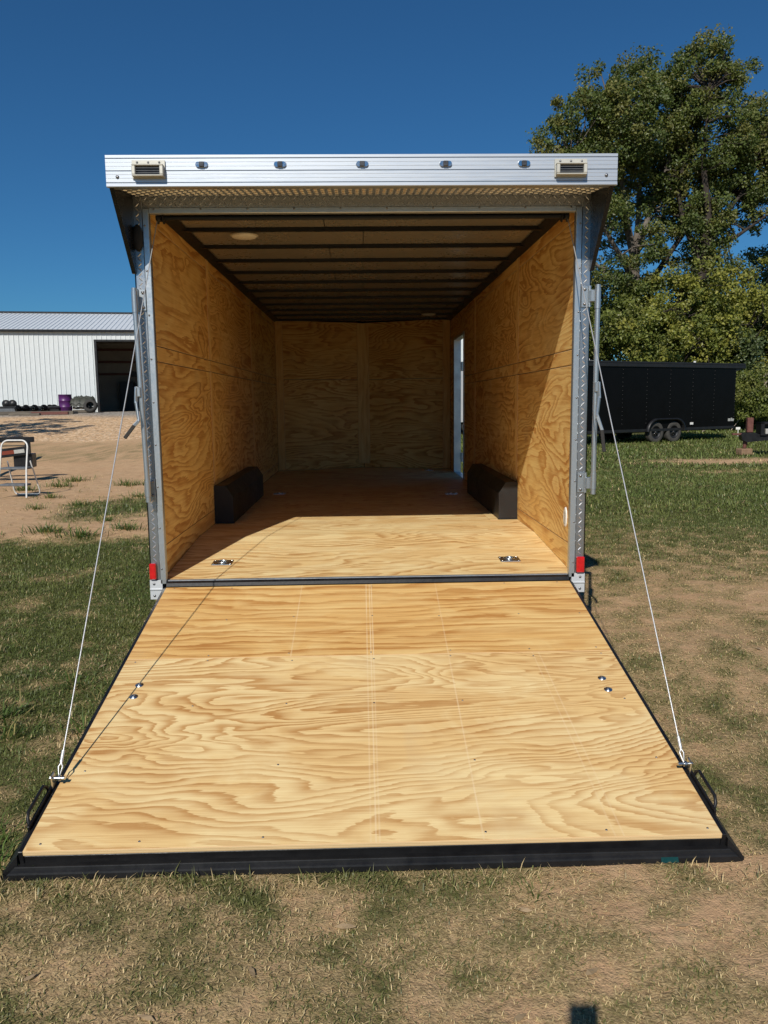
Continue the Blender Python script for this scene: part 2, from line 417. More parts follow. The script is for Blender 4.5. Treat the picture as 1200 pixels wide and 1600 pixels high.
# ------------------------------------------------------------------ mesh building
class MB:
    def __init__(self):
        self.v = []; self.f = []; self.s = []

    def add(self, vs, fs, smooth=False):
        b = len(self.v)
        self.v += [tuple(p) for p in vs]
        self.f += [tuple(i + b for i in q) for q in fs]
        self.s += [smooth] * len(fs)
        return self

    def box(self, x0, x1, y0, y1, z0, z1, ch=0.0, mat=None):
        if ch <= 0:
            vs = [(x, y, z) for z in (z0, z1) for y in (y0, y1) for x in (x0, x1)]
            fs = [(0, 2, 3, 1), (4, 5, 7, 6), (0, 1, 5, 4), (2, 6, 7, 3), (0, 4, 6, 2), (1, 3, 7, 5)]
        else:
            c = [(x0 + x1) / 2, (y0 + y1) / 2, (z0 + z1) / 2]
            h = [(x1 - x0) / 2, (y1 - y0) / 2, (z1 - z0) / 2]
            ch = min(ch, min(h) * 0.9)
            vs = []; idx = {}
            for sx in (-1, 1):
                for sy in (-1, 1):
                    for sz in (-1, 1):
                        for a in range(3):
                            s = (sx, sy, sz)
                            p = [c[i] + s[i] * (h[i] - (0 if i == a else ch)) for i in range(3)]
                            idx[(sx, sy, sz, a)] = len(vs); vs.append(p)
            fs = []
            def face(keys):
                q = [idx[k] for k in keys]
                n = Vector((0, 0, 0))
                P = [Vector(vs[i]) for i in q]
                n = (P[1] - P[0]).cross(P[2] - P[0])
                ctr = sum(P, Vector()) / len(P) - Vector(c)
                if n.dot(ctr) < 0:
                    q = q[::-1]
                fs.append(tuple(q))
            for a in range(3):
                b, d = [i for i in range(3) if i != a]
                for s in (-1, 1):
                    def k(sb, sd):
                        t = [0, 0, 0]; t[a] = s; t[b] = sb; t[d] = sd
                        return tuple(t) + (a,)
                    face([k(-1, -1), k(1, -1), k(1, 1), k(-1, 1)])
            for a in range(3):
                b, d = [i for i in range(3) if i != a]
                for sb in (-1, 1):
                    for sd in (-1, 1):
                        def k(sa, ax):
                            t = [0, 0, 0]; t[a] = sa; t[b] = sb; t[d] = sd
                            return tuple(t) + (ax,)
                        face([k(-1, b), k(1, b), k(1, d), k(-1, d)])
            for sx in (-1, 1):
                for sy in (-1, 1):
                    for sz in (-1, 1):
                        face([(sx, sy, sz, 0), (sx, sy, sz, 1), (sx, sy, sz, 2)])
        if mat is not None:
            vs = [tuple(mat @ Vector(p)) for p in vs]
        return self.add(vs, fs)

    def prism(self, pts, axis, a, b, smooth=False):
        """extrude a 2D outline (in the two other axes, in order) along axis from a to b"""
        n = len(pts)
        def P(p, t):
            if axis == 0: return (t, p[0], p[1])
            if axis == 1: return (p[0], t, p[1])
            return (p[0], p[1], t)
        vs = [P(p, a) for p in pts] + [P(p, b) for p in pts]
        fs = [tuple(range(n))[::-1], tuple(range(n, 2 * n))] + [(i, (i + 1) % n, n + (i + 1) % n, n + i) for i in range(n)]
        return self.add(vs, fs, smooth)

    def tube(self, pts, r, seg=10, cap=True):
        pts = [Vector(p) for p in pts]
        rs = r if isinstance(r, (list, tuple)) else [r] * len(pts)
        vs = []; fs = []
        up = Vector((0, 0, 1))
        prev = None
        for i, p in enumerate(pts):
            d = (pts[min(i + 1, len(pts) - 1)] - pts[max(i - 1, 0)]).normalized()
            if prev is None:
                a = up if abs(d.z) < 0.9 else Vector((1, 0, 0))
                s = d.cross(a).normalized()
            else:
                s = (prev - d * prev.dot(d)).normalized()
            prev = s
            q = d.cross(s)
            for k in range(seg):
                an = 2 * math.pi * k / seg
                vs.append(p + (s * math.cos(an) + q * math.sin(an)) * rs[i])
        for i in range(len(pts) - 1):
            for k in range(seg):
                a = i * seg + k; b = i * seg + (k + 1) % seg
                fs.append((a, b, b + seg, a + seg))
        self.add(vs, fs, True)
        if cap:
            self.add(vs[:seg], [tuple(range(seg))[::-1]]); self.add(vs[-seg:], [tuple(range(seg))])
        return self

    def lathe(self, prof, seg=28, mat=None, close=True):
        """profile of (radius, height) turned round the local z axis"""
        vs = []; fs = []
        for r, z in prof:
            for k in range(seg):
                a = 2 * math.pi * k / seg
                vs.append(Vector((r * math.cos(a), r * math.sin(a), z)))
        for i in range(len(prof) - 1):
            for k in range(seg):
                a = i * seg + k; b = i * seg + (k + 1) % seg
                fs.append((a, b, b + seg, a + seg))
        if mat is not None:
            vs = [mat @ p for p in vs]
        self.add(vs, fs, True)
        if close:
            self.add(vs[:seg], [tuple(range(seg))[::-1]]); self.add(vs[-seg:], [tuple(range(seg))])
        return self

    def mesh(self, name):
        me = bpy.data.meshes.new(name)
        me.from_pydata(self.v, [], self.f)
        me.polygons.foreach_set('use_smooth', self.s)
        me.update()
        return me

    def build(self, name, mat, parent=None, **props):
        return new(name, self.mesh(name), mat, parent, **props)


def new(name, me, mat, parent=None, **props):
    o = bpy.data.objects.new(name, me)
    if name in ('screws', 'rivets', 'bolts', 'studs', 'lug_nuts'):
        o['kind'] = 'stuff'          # far too small to pick apart
    COL.objects.link(o)
    if mat is not None and len(me.materials) == 0:
        me.materials.append(M[mat] if isinstance(mat, str) else mat)
    if parent is not None:
        o.parent = parent
    for k, v in props.items():
        o[k] = v
    return o


def thing(name, label, cat, loc=(0, 0, 0), rz=0.0, group=None):
    o = bpy.data.objects.new(name, None)
    COL.objects.link(o)
    o.location = loc
    o.rotation_euler = (0, 0, rz)
    o['label'] = label; o['category'] = cat
    if group: o['group'] = group
    return o


def tag(o, label, cat, group=None):
    o['label'] = label; o['category'] = cat
    if group: o['group'] = group
    return o


def raw_mesh(name, V, Fa, col=None, smooth=False):
    """fast mesh from arrays; Fa is (n, k) with one k"""
    me = bpy.data.meshes.new(name)
    n, k = Fa.shape
    me.vertices.add(len(V)); me.vertices.foreach_set('co', np.asarray(V, np.float32).ravel())
    me.loops.add(n * k); me.loops.foreach_set('vertex_index', np.asarray(Fa, np.int32).ravel())
    me.polygons.add(n)
    me.polygons.foreach_set('loop_start', np.arange(0, n * k, k, dtype=np.int32))
    me.polygons.foreach_set('loop_total', np.full(n, k, np.int32))
    me.polygons.foreach_set('use_smooth', np.full(n, smooth, bool))
    if col is not None:
        at_ = me.attributes.new('col', 'FLOAT_COLOR', 'POINT')
        c4 = np.ones((len(V), 4), np.float32); c4[:, :3] = col
        at_.data.foreach_set('color', c4.ravel())
    me.update(calc_edges=True)
    me.validate()
    return me


# ================================================================== SETTING
def hz(x, y):
    x = np.asarray(x, float); y = np.asarray(y, float)
    rise = 1.2 * sstep(11, 36, y) * sstep(2, -7, x)
    return rise


def greenness(x, y):
    n = fbm(x * 0.55, y * 0.55, 3, 4); m = fbm(x * 2.3, y * 2.3, 9, 3); f = fbm(x * 8.0, y * 8.0, 21, 3)
    left = sstep(1.0, -1.5, x)
    # left: lush up to y=5, bare soil with tufts beyond
    lg = 0.78 - 0.95 * sstep(4.3, 5.6, y + (n - 0.5) * 1.8) + 0.38 * sstep(14, 17, y) * sstep(24, 19, y)
    lg = lg + 0.95 * np.exp(-(((x + 3.7) / 1.1) ** 2 + ((y - 7.6) / 1.5) ** 2) ** 1.5)
    lg = lg - 0.30 * sstep(1.0, -3.2, y) * sstep(-3.2, -1.0, x)
    rg = 0.46 + 0.36 * sstep(2.0, 6.0, y) - 0.08 * sstep(-1.0, -3.0, y)
    # bare tracks on the right
    rg = rg - 0.75 * np.exp(-(((x - 9.4) / 2.8) ** 2 + ((y - 15.0) / 1.0) ** 2) ** 1.5) - 0.5 * np.exp(-(((x - 9.0) / 2.0) ** 2 + ((y - 12.2) / 0.4) ** 2))
    rg = rg - 0.25 * np.exp(-(((x - 3.6 - 0.5 * (y - 1.6)) / 1.6) ** 2 + ((y - 1.6) / 0.45) ** 2))
    rg = rg - 0.15 * np.exp(-(((x - 1.9) / 0.7) ** 2 + ((y - 0.6) / 0.8) ** 2))
    rg = rg - 0.2 * np.exp(-(((x - 0.75) / 0.55) ** 2 + ((y + 2.75) / 0.5) ** 2))
    g = lg * left + rg * (1 - left)
    # in front of the ramp
    fr = sstep(-1.9, -2.2, y)
    g = g * (1 - fr) + fr * (0.50 - 0.20 * sstep(-0.2, 0.75, x) - 0.04 * sstep(-0.6, -1.2, x))
    far = sstep(14, 30, y)
    amp = 0.95 - 0.45 * far
    return np.clip(g + ((n - 0.5) * 0.5 + (m - 0.5) * 0.5) * amp * (1 - 0.75 * np.maximum(fr, (1 - left) * 0.7)) + (f - 0.5) * 0.85 * (1 - far), 0, 1)


def build_ground():
    def axis(lo, f0, f1, hi, step, grow):
        a = list(np.arange(f0, f1 + 1e-6, step))
        s = step; x = f0; L = []
        while x > lo:
            s *= grow; x -= s; L.append(x)
        s = step; x = a[-1]; Rr = []
        while x < hi:
            s *= grow; x += s; Rr.append(x)
        return np.array(L[::-1] + a + Rr)
    xs = axis(-900, -6.5, 7.5, 900, 0.07, 1.06)
    ys = axis(-200, -4.0, 10.0, 1500, 0.07, 1.045)
    X, Y = np.meshgrid(xs, ys)
    Z = hz(X, Y)
    near = np.exp(-(np.maximum(np.abs(X) - 8, 0) + np.maximum(np.abs(Y - 4) - 12, 0)) / 6)
    Z = Z + near * ((fbm(X * 1.3, Y * 1.3, 41, 3) - 0.5) * 0.045 + (fbm(X * 6, Y * 6, 57, 2) - 0.5) * 0.018) + 0.010
    V = np.stack([X, Y, Z], -1).reshape(-1, 3)
    ny, nx = X.shape
    i = np.arange(ny - 1)[:, None] * nx + np.arange(nx - 1)[None]
    Fa = np.stack([i, i + 1, i + nx + 1, i + nx], -1).reshape(-1, 4)
    me = raw_mesh('ground', V, Fa, smooth=True)
    for nm, arr in (('green', greenness(X, Y)),
                    ('gravel', sstep(19, 23.5, Y + (fbm(X * .3, Y * .3, 5) - .5) * 5) * sstep(1, -4, X) * (1 - sstep(60, 70, Y))),
                    ('grey', sstep(30, 33, Y + 0.25 * X + 4 + (fbm(X * .5, Y * .5, 8) - .5) * 4))):
        a = me.attributes.new(nm, 'FLOAT', 'POINT')
        a.data.foreach_set('value', arr.astype(np.float32).ravel())
    o = new('ground', me, 'ground'); o['kind'] = 'structure'
    return xs, ys, Z


GX, GY, GZ = build_ground()


def gz(x, y):
    """ground height under (x, y), read from the ground sheet"""
    x = np.asarray(x, float); y = np.asarray(y, float)
    i = np.clip(np.searchsorted(GX, x) - 1, 0, len(GX) - 2); j = np.clip(np.searchsorted(GY, y) - 1, 0, len(GY) - 2)
    fx = (x - GX[i]) / (GX[i + 1] - GX[i]); fy = (y - GY[j]) / (GY[j + 1] - GY[j])
    return (GZ[j, i] * (1 - fx) + GZ[j, i + 1] * fx) * (1 - fy) + (GZ[j + 1, i] * (1 - fx) + GZ[j + 1, i + 1] * fx) * fy


def blades(P, L, Wd, lean, az, col, curl):
    """bent two-segment blades as triangles"""
    n = len(P)
    d = np.stack([np.cos(az), np.sin(az), np.zeros(n)], -1)
    s = np.stack([-np.sin(az), np.cos(az), np.zeros(n)], -1) * (Wd / 2)[:, None]
    a1 = lean; a2 = np.minimum(lean + curl, 1.62)
    m = P + (d * np.sin(a1)[:, None] + np.array([0, 0, 1.0]) * np.cos(a1)[:, None]) * (L * 0.5)[:, None]
    t = m + (d * np.sin(a2)[:, None] + np.array([0, 0, 1.0]) * np.cos(a2)[:, None]) * (L * 0.5)[:, None]
    V = np.stack([P - s, P + s, m + s * 0.8, m - s * 0.8, t], 1).reshape(-1, 3)
    b = np.arange(n)[:, None] * 5
    Fa = (b[:, :, None] + np.array([[0, 1, 2], [0, 2, 3], [3, 2, 4]])[None]).reshape(-1, 3)
    C = np.repeat(col, 5, axis=0)
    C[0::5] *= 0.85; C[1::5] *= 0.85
    return V, Fa, C


def build_grass():
    Vs, Fs, Cs = [], [], []
    off = 0
    # x0, x1, y0, y1, blades per m2, length, width
    zones = [(-1.3, 1.35, -2.24, -2.135, 5000, 0.042, 0.0038), (-2.6, 2.9, -3.45, -1.2, 16000, 0.0160, 0.0033), (-3.6, -1.15, -1.2, 2.0, 8500, 0.026, 0.0044), (1.15, 3.9, -1.2, 2.0, 9000, 0.020, 0.0044),
             (-5.2, -1.3, 2.0, 6.0, 3600, 0.036, 0.0062), (1.3, 5.4, 2.0, 6.0, 3600, 0.034, 0.0062),
             (-9, -1.5, 6.0, 13.0, 700, 0.065, 0.011), (1.5, 10.5, 6.0, 13.0, 900, 0.062, 0.012), (2.0, 20.0, 13.0, 30.0, 170, 0.095, 0.024), (1.4, 4.5, 20, 34, 120, 0.1, 0.03),
             (14, 26, 30, 42, 60, 0.13, 0.04)]
    for x0, x1, y0, y1, den, ln, wd in zones:
        n = int((x1 - x0) * (y1 - y0) * den)
        x = RNG.uniform(x0, x1, n); y = RNG.uniform(y0, y1, n)
        g = greenness(x, y)
        keep = RNG.uniform(0, 1, n) < np.clip(1.5 * (g - 0.05), 0.04, 1)
        keep &= ~((np.abs(x) < 1.2) & (y > -2.1))
        x, y, g = x[keep], y[keep], g[keep]
        n = len(x)
        isg = RNG.uniform(0, 1, n) < sstep(0.18, 0.80, g) * 0.90 + 0.05
        v = RNG.uniform(0.55, 1.30, n)[:, None]
        hue = fbm(x * 1.1, y * 1.1, 77, 3)[:, None]
        cg = (np.array([0.105, 0.155, 0.040]) * (1 - hue) + np.array([0.20, 0.215, 0.062]) * hue) * v
        olive = np.maximum(sstep(-1.9, -2.2, y), sstep(0, 1.3, x) * sstep(7, 2, y))[:, None] * 0.6
        cg = cg * (1 - olive) + np.array([0.235, 0.225, 0.085]) * v * olive
        cg = cg * (1 + 0.18 * sstep(3, 9, y) * sstep(0, 2, x))[:, None]
        cdry = (np.array([0.78, 0.61, 0.33]) * (1 - hue) + np.array([0.60, 0.44, 0.22]) * hue) * v
        c = np.where(isg[:, None], cg, cdry)
        lean = np.where(isg, RNG.uniform(0.15, 1.15, n), RNG.uniform(0.55, 1.45, n))
        L = ln * RNG.uniform(0.55, 1.5, n) * np.where(isg, 1.0, 0.95) * (0.75 + 0.45 * g)
        W = wd * RNG.uniform(0.7, 1.3, n) * np.where(isg, 1.0, 0.75)
        az = RNG.uniform(0, 2 * np.pi, n)
        P = np.stack([x, y, gz(x, y) - 0.002 + np.where(isg, 0, 0.006)], -1)
        V, Fa, C = blades(P, L, W, lean, az, c, RNG.uniform(0.2, 0.9, n))
        Vs.append(V); Fs.append(Fa + off); Cs.append(C); off += len(V)
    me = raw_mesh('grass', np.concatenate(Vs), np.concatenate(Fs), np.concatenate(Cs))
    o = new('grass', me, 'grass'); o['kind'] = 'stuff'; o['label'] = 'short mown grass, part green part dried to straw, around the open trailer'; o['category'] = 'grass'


def build_weeds():
    """coarse crabgrass clumps: by the ramp's left edge, at its foot and in the bare soil"""
    Vs, Fs, Cs = [], [], []; off = 0
    spots = [(0.50, -2.27, .55), (-1.36, -0.55, 1.1), (-1.40, -0.9, .9), (-1.9, -0.75, 1.3), (-2.15, -0.55, 1.2), (-2.0, -1.15, 1.1), (-2.3, -1.0, 1.2), (-1.75, -0.95, 1.0), (-1.33, -2.02, 1.1), (-1.42, -1.85, .9),
             (-2.5, -0.35, 1.1), (-1.65, -0.25, .9), (-2.35, 0.35, .8), (-1.5, 0.35, .8), (-3.4, 4.9, 2.0), (-3.9, 5.2, 2.0), (-3.0, 5.4, 1.6), (-4.6, 5.0, 1.5), (-2.6, 5.9, 1.5), (-2.1, 5.7, 1.4),
             (-4.5, 8.0, 1.4), (-5.0, 7.6, 1.3), (-5.35, 9.1, 1.4), (-4.2, 11.3, 2.4), (-4.6, 11.0, 2.0), (-6.3, 10.3, 2.0), (-5.9, 10.9, 2.0), (-3.9, 9.2, 1.4), (-6.0, 12.0, 2.2),
             (-2.5, 6.7, 1.3), (-3.2, 9.4, 1.4), (-3.5, 6.2, 1.3), (-6.6, 9.3, 1.6), (-6.9, 9.9, 1.6)]
    for sx, sy, k in spots:
        n = int(70 * k)
        r = np.abs(RNG.normal(0, 0.075 * k, n)); a = RNG.uniform(0, 6.283, n)
        x = sx + r * np.cos(a) * 1.3; y = sy + r * np.sin(a)
        v = RNG.uniform(0.7, 1.35, n)[:, None]
        c = np.where(RNG.uniform(0, 1, n)[:, None] < 0.8, np.array([[0.10, 0.155, 0.035]]) * v, np.array([[0.34, 0.28, 0.11]]) * v)
        P = np.stack([x, y, gz(x, y) - 0.003], -1)
        V, Fa, C = blades(P, 0.085 * min(k, 1.6) * RNG.uniform(0.6, 1.5, n), 0.0065 * min(k, 1.8) * RNG.uniform(.7, 1.3, n), RNG.uniform(0.2, 1.1, n), a + RNG.normal(0, .6, n), c, RNG.uniform(.3, 1.0, n))
        Vs.append(V); Fs.append(Fa + off); Cs.append(C); off += len(V)
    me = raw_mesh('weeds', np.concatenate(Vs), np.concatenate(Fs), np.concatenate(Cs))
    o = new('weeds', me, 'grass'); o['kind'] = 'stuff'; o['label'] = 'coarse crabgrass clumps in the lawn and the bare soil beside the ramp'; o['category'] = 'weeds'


def build_fallen_leaves():
    Vs, Fs, Cs = [], [], []; off = 0
    spots = [(-2.75, 2.9), (-2.6, 2.3), (-1.9, 1.6), (-1.6, 1.0), (-1.55, 2.1), (-1.6, 0.05), (-2.0, -0.1), (-2.35, -0.25), (-3.0, 3.6), (0.45, -2.35), (0.35, -2.78), (0.37, -2.88), (0.58, -2.63), (-0.3, -2.9), (-0.35, -2.6), (1.05, -2.85), (1.3, -2.5), (1.75, -1.4), (3.0, 1.9), (3.3, 2.6),
             (-0.95, -2.6), (-0.6, -2.75), (4.3, 8.0), (5.0, 9.4), (5.8, 11.0), (3.5, 6.5), (6.8, 10.4), (7.4, 13.5), (2.4, 0.1), (2.2, -0.6), (0.9, -2.45), (1.2, -2.95), (-0.1, -2.4)]
    for x, y in spots:
        L = random.uniform(0.035, 0.07); w = L * random.uniform(0.3, 0.55); a = random.uniform(0, 6.3)
        z = float(gz(x, y)) + 0.012
        pr = []
        for i, (t, ww) in enumerate(((0, .1), (.3, .9), (.65, .8), (1, .05))):
            for s in (-1, 1):
                lx = t * L - L / 2; ly = s * ww * w / 2
                pr.append((x + lx * math.cos(a) - ly * math.sin(a), y + lx * math.sin(a) + ly * math.cos(a), z - .004 + 0.12 * abs(ly) + random.uniform(-.002, .003)))
        k = random.uniform(.7, 1.2)
        Vs.append(np.array(pr)); Fs.append(np.array([[0, 2, 3, 1], [2, 4, 5, 3], [4, 6, 7, 5]]) + off); off += 8
        Cs.append(np.tile(np.array([[0.52, 0.38, 0.23]]) * k, (8, 1)))
    me = raw_mesh('fallen_leaves', np.concatenate(Vs), np.concatenate(Fs), np.concatenate(Cs))
    o = new('fallen_leaves', me, 'grass'); o['kind'] = 'stuff'; o['label'] = 'dry tan fallen leaves scattered over the lawn'; o['category'] = 'leaves'


build_grass(); build_weeds(); build_fallen_leaves()


# ================================================================== THE OPEN TRAILER
WI, WO, WP = 1.208, 1.275, 1.180          # half widths: inside wall, outside skin, rear opening
ZR, ZM, ZC = 0.548, 0.623, 2.676          # floor at the rear sill, main floor, ceiling
YK, YL, YN = 1.07, 6.62, 7.12             # beavertail knee, side wall end, nose
trailer = thing('enclosed_trailer', 'open enclosed trailer with plywood interior, rear ramp lowered onto the grass', 'trailer', (0, 0, 0))


def zfloor(y):
    return ZR + (ZM - ZR) * min(max(y / YK, 0), 1)


def sheet(name, parent, origin, ex, ey, w, h, th, seed, fig=11.0, mat='ply_wall', ch=0.0035, poly=None):
    """plywood sheet: local x along the grain, y across it, z out of the face"""
    ex = Vector(ex).normalized(); ey = Vector(ey).normalized(); ez = ex.cross(ey)
    mb = MB()
    if poly is None:
        mb.box(0, w, 0, h, -th, 0, ch)
    else:
        mb.prism(poly, 2, -th, 0)
    o = mb.build(name, mat, parent)
    o.matrix_local = Matrix(((ex.x, ey.x, ez.x, origin[0]), (ex.y, ey.y, ez.y, origin[1]), (ex.z, ey.z, ez.z, origin[2]), (0, 0, 0, 1)))
    o['seed'] = float(seed); o['figure'] = float(fig)
    return o


# --- chassis and deck
ch = MB()
for sx in (-1, 1):
    ch.box(sx * 0.95 - .04, sx * 0.95 + .04, 0.02, YL, 0.36, 0.50)
for k in range(11):
    y = 0.35 + k * 0.6
    ch.box(-1.2, 1.2, y - .025, y + .025, 0.455, 0.515)
ch.prism([(-0.99, YL), (-0.91, YL), (0.02, YL + 1.75), (-0.04, YL + 1.8)], 2, 0.37, 0.48)
ch.prism([(0.91, YL), (0.99, YL), (0.04, YL + 1.8), (-0.02, YL + 1.75)], 2, 0.375, 0.485)
chassis = ch.build('chassis', 'black_steel', trailer)
MB().box(-.06, .06, YL + 1.7, YL + 2.0, .42, .52, .02).build('coupler', 'black_steel', chassis)
jk = MB().tube([(0, YL + 1.45, 0.03), (0, YL + 1.45, 0.95)], 0.03, 12)
jk.box(-.08, .08, YL + 1.37, YL + 1.53, 0.0, 0.03, .005)
jk.build('tongue_jack', 'black_steel', chassis)

floor = MB()
floor.prism([(-.0, .505), (YK, .58), (YL, .58), (YL, .52), (YK, .52), (0, .45)], 0, -1.2, 1.2)
floor = floor.build('deck', 'black_steel', trailer)
ys = [0.0, 0.62, 1.84, 3.06, 4.28, 5.50, YL]
for i in range(6):
    a, b = ys[i] + (0.03 if i == 0 else 0.0012), ys[i + 1] - 0.0012
    pr = [(a, zfloor(a))]
    if a < YK < b: pr.append((YK, ZM))
    pr += [(b, zfloor(b))]
    top = [(y - a, z - ZM) for y, z in pr]
    mb = MB()
    mb.prism([(p[0], p[1]) for p in top] + [(p[0], p[1] - 0.019) for p in top[::-1]], 0, -WI + .001, WI - .001)
    o = mb.build('floor_sheet', 'ply', floor, seed=float(2.3 + i * 1.9), figure=(8.0, 6.5, 9.0, 8.0, 8, 8)[i])
    o.location = (0, a, ZM)
o = MB().prism([(-WI + .001, 0.0015), (WI - .001, 0.0015), (0, YN - YL - .02)], 2, -0.019, 0).build('floor_sheet', 'ply', floor, seed=8.8, figure=6.0)
o.location = (0, YL, ZM)
# narrow filler strips by the wheel boxes
for s in (-1, 1):
    sheet('floor_strip', floor, (s * 1.05 - (0.07 if s > 0 else 0), 1.66, ZM + 0.0035), (1, 0, 0), (0, 1, 0), 0.07, 2.10, 0.003, 5.5 + s, 3.0, 'ply', 0.001)

# --- side walls
def side(s):
    """s = -1 left, +1 right"""
    mb = MB()
    x0, x1 = (WI + .016, WO) if s > 0 else (-WO, -WI - .016)
    if s > 0:
        mb.box(x0, x1, 0.004, 5.10, .46, 2.74); mb.box(x0, x1, 6.14, YL, .46, 2.74); mb.box(x0, x1, 5.10, 6.14, 2.40, 2.74); mb.box(x0, x1, 5.10, 6.14, .46, .60)
    else:
        mb.box(x0, x1, 0.004, YL, .46, 2.74)
    wall = mb.build('side_wall', 'black_paint', trailer)
    wall['label'] = 'left side wall lined with plywood' if s < 0 else 'right side wall lined with plywood, doorway near the front'
    k1, k2, k3, k4 = (0.735, 1.815, 1.905, 2.585) if s < 0 else (0.710, 1.770, 1.862, 2.585)
    ex = (0, -1, 0) if s > 0 else (0, 1, 0)
    ey = (0, 0, 1)
    X = s * WI
    bx = [0.004, 1.79, 4.19, YL - .012] if s < 0 else [0.004, 1.79, 4.19, 5.10]
    g = 0.0018
    n = 0
    def put(nm, ya, yb, za, zb, th, seed, fig, dx=0.0):
        org = (X - s * dx, yb if s > 0 else ya, za)
        return sheet(nm, wall, org, ex, ey, yb - ya, zb - za, th, seed, fig)
    for i in range(3):
        ya, yb = bx[i] + g, bx[i + 1] - g
        sd = 11.3 + 7.7 * i + (40 if s > 0 else 0)
        if ya < YK:   # the kick strip follows the sloping tail of the floor
            ln = yb - ya
            q = [(0, 0.0), (ln, 0.0), (ln, k1 - g - ZM), (0, k1 - g - ZM)]
            zz = [zfloor(ya) - ZM, 0.0]
            if s < 0: q = [(0, zz[0]), (YK - ya, 0), (ln, 0), (ln, k1 - g - ZM), (0, k1 - g - ZM)]
            else: q = [(0, 0), (ln - (YK - ya), 0), (ln, zz[0]), (ln, k1 - g - ZM), (0, k1 - g - ZM)]
            sheet('kick_strip', wall, (X, yb if s > 0 else ya, ZM + .001), ex, ey, 0, 0, 0.012, sd + 2.1, 6.0, poly=q)
        else:
            put('kick_strip', ya, yb, ZM + .001, k1 - g, .012, sd + 2.1, 6.0)
        put('plywood_sheet', ya, yb, k1 + g, k2 - g, .012, sd, (14.0, 12.0, 10.0)[i])
        put('plywood_strip', ya, yb, k2 + g, k3 - g, .012, sd + 3.3, 7.0)
        put('plywood_sheet', ya, yb, k3 + g, k4 - g, .012, sd + 5.1, (12.0, 15.0, 12.0)[i])
        put('plywood_strip', ya, yb, k4 + g, 2.690, .012, sd + 9.1, 6.0)
    for yb_ in bx[1:3]:
        for za, zb in ((k1 + .02 if yb_ > 4 else 0.945, k2 + .0), (k3 + .0, k4 + .08)):
            o = sheet('batten', wall, (X - s * 0.004, yb_ + 0.045 * s, za), (0, 0, 1), (0, 1, 0) if s < 0 else (0, -1, 0), zb - za, 0.09, 0.006, 61 + yb_ + za, 3.0, 'ply_batten', ch=0.0055)
            if s < 0:
                o.matrix_local = Matrix(((0, 0, 1, X + .006), (0, 1, 0, yb_ - .045), (-1, 0, 0, zb), (0, 0, 0, 1)))
            else:
                o.matrix_local = Matrix(((0, 0, -1, X - .006), (0, -1, 0, yb_ + .045), (-1, 0, 0, zb), (0, 0, 0, 1)))
    if s > 0:
        # lining beside and above the doorway
        put('plywood_strip', 6.14, YL - .012, ZM, 2.69, .012, 71.0, 8.0)
        put('plywood_strip', 5.104, 6.136, 2.40, 2.69, .012, 73.0, 8.0)
        fr = MB()
        fr.box(WI - .012, WO + .015, 6.09, 6.138, .60, 2.395, .003); fr.box(WI - .012, WO + .015, 5.102, 5.125, .60, 2.395, .003)
        fr.box(WI - .010, WO + .013, 5.125, 6.09, 2.36, 2.393, .003); fr.box(WI - .010, WO + .013, 5.125, 6.09, .602, .627, .003)
        fr.build('door_frame', 'alu_trim', wall)
        for zz in (.82, 2.02):
            hg = MB().box(WO + .016, WO + .055, 6.06, 6.10, zz - .06, zz + .06, .004); hg.box(WO + .03, WO + .11, 6.07, 6.09, zz - .018, zz + .018, .004)
            hg.build('door_hinge', 'galv', wall)
        bd = Matrix.Translation((WI, .196, .859)) @ Matrix.Rotation(-math.pi / 2, 4, 'Y')
        cp = MB().lathe([(.062, 0.0), (.062, .004), (.052, .008), (.046, .006), (.030, .006), (.001, .006)], 28, bd @ Matrix.Scale(.55, 4, (0, 1, 0)))
        vc = cp.build('vent_cover', 'lens_white', wall)
        sl = MB()
        for k in range(-2, 3): sl.box(WI - .0085, WI - .006, .196 - .012, .196 + .012, .859 + k * .016 - .004, .859 + k * .016 + .004)
        sl.build('louvre', 'beige_plastic', wall)
    # wheel box
    wb = MB()
    d, t, zt = 0.150, 0.055, 0.300
    xi = X - s * d
    prof = [(X - s * .0005, ZM + .001), (xi, ZM + .001), (xi, ZM + zt - .09), (xi + s * t, ZM + zt), (X - s * .0005, ZM + zt)]
    if s > 0: prof = prof[::-1]
    wb.prism(prof, 1, 1.72, 3.66)
    w = wb.build('wheel_box', 'black_satin', trailer)
    w['label'] = 'black steel wheel box along the %s wall' % ('left' if s < 0 else 'right')
    MB().prism([(X - s * .001, ZM + .0045), (xi - s * .012, ZM + .0045), (xi - s * .012, ZM + .006), (X - s * .001, ZM + .006)], 1, 1.705, 1.7195).build('box_flange', 'black_satin', w)
    return wall


WL = side(-1); WR = side(1)

# --- nose (slight V) with two stacked sheets on each half
fw = MB()
fw.prism([(-WO, YL), (0, YN + .06), (WO, YL), (WI, YL + .004), (0, YN + .02), (-WI, YL + .004)], 2, .46, 2.74)
front = fw.build('front_wall', 'black_paint', trailer)
hl = math.hypot(WI, YN - YL)
for s in (-1, 1):
    if s < 0: org = Vector((-WI, YL, 0)); e = Vector((WI, YN - YL, 0)).normalized()
    else: org = Vector((0, YN, 0)); e = Vector((WI, YL - YN, 0)).normalized()
    for za, zb, sd in ((ZM + .001, 1.885, 81), (1.889, 2.69, 87)):
        sheet('plywood_sheet', front, (org.x, org.y, za), e, (0, 0, 1), hl - .002, zb - za, .012, sd + 9 * s, 15.0)
sheet('batten', front, (.085, YN - .045, ZM + .06), (0, 0, 1), (-1, 0, 0), 2.0, .17, .012, 99.0, 2.0, 'ply_batten')
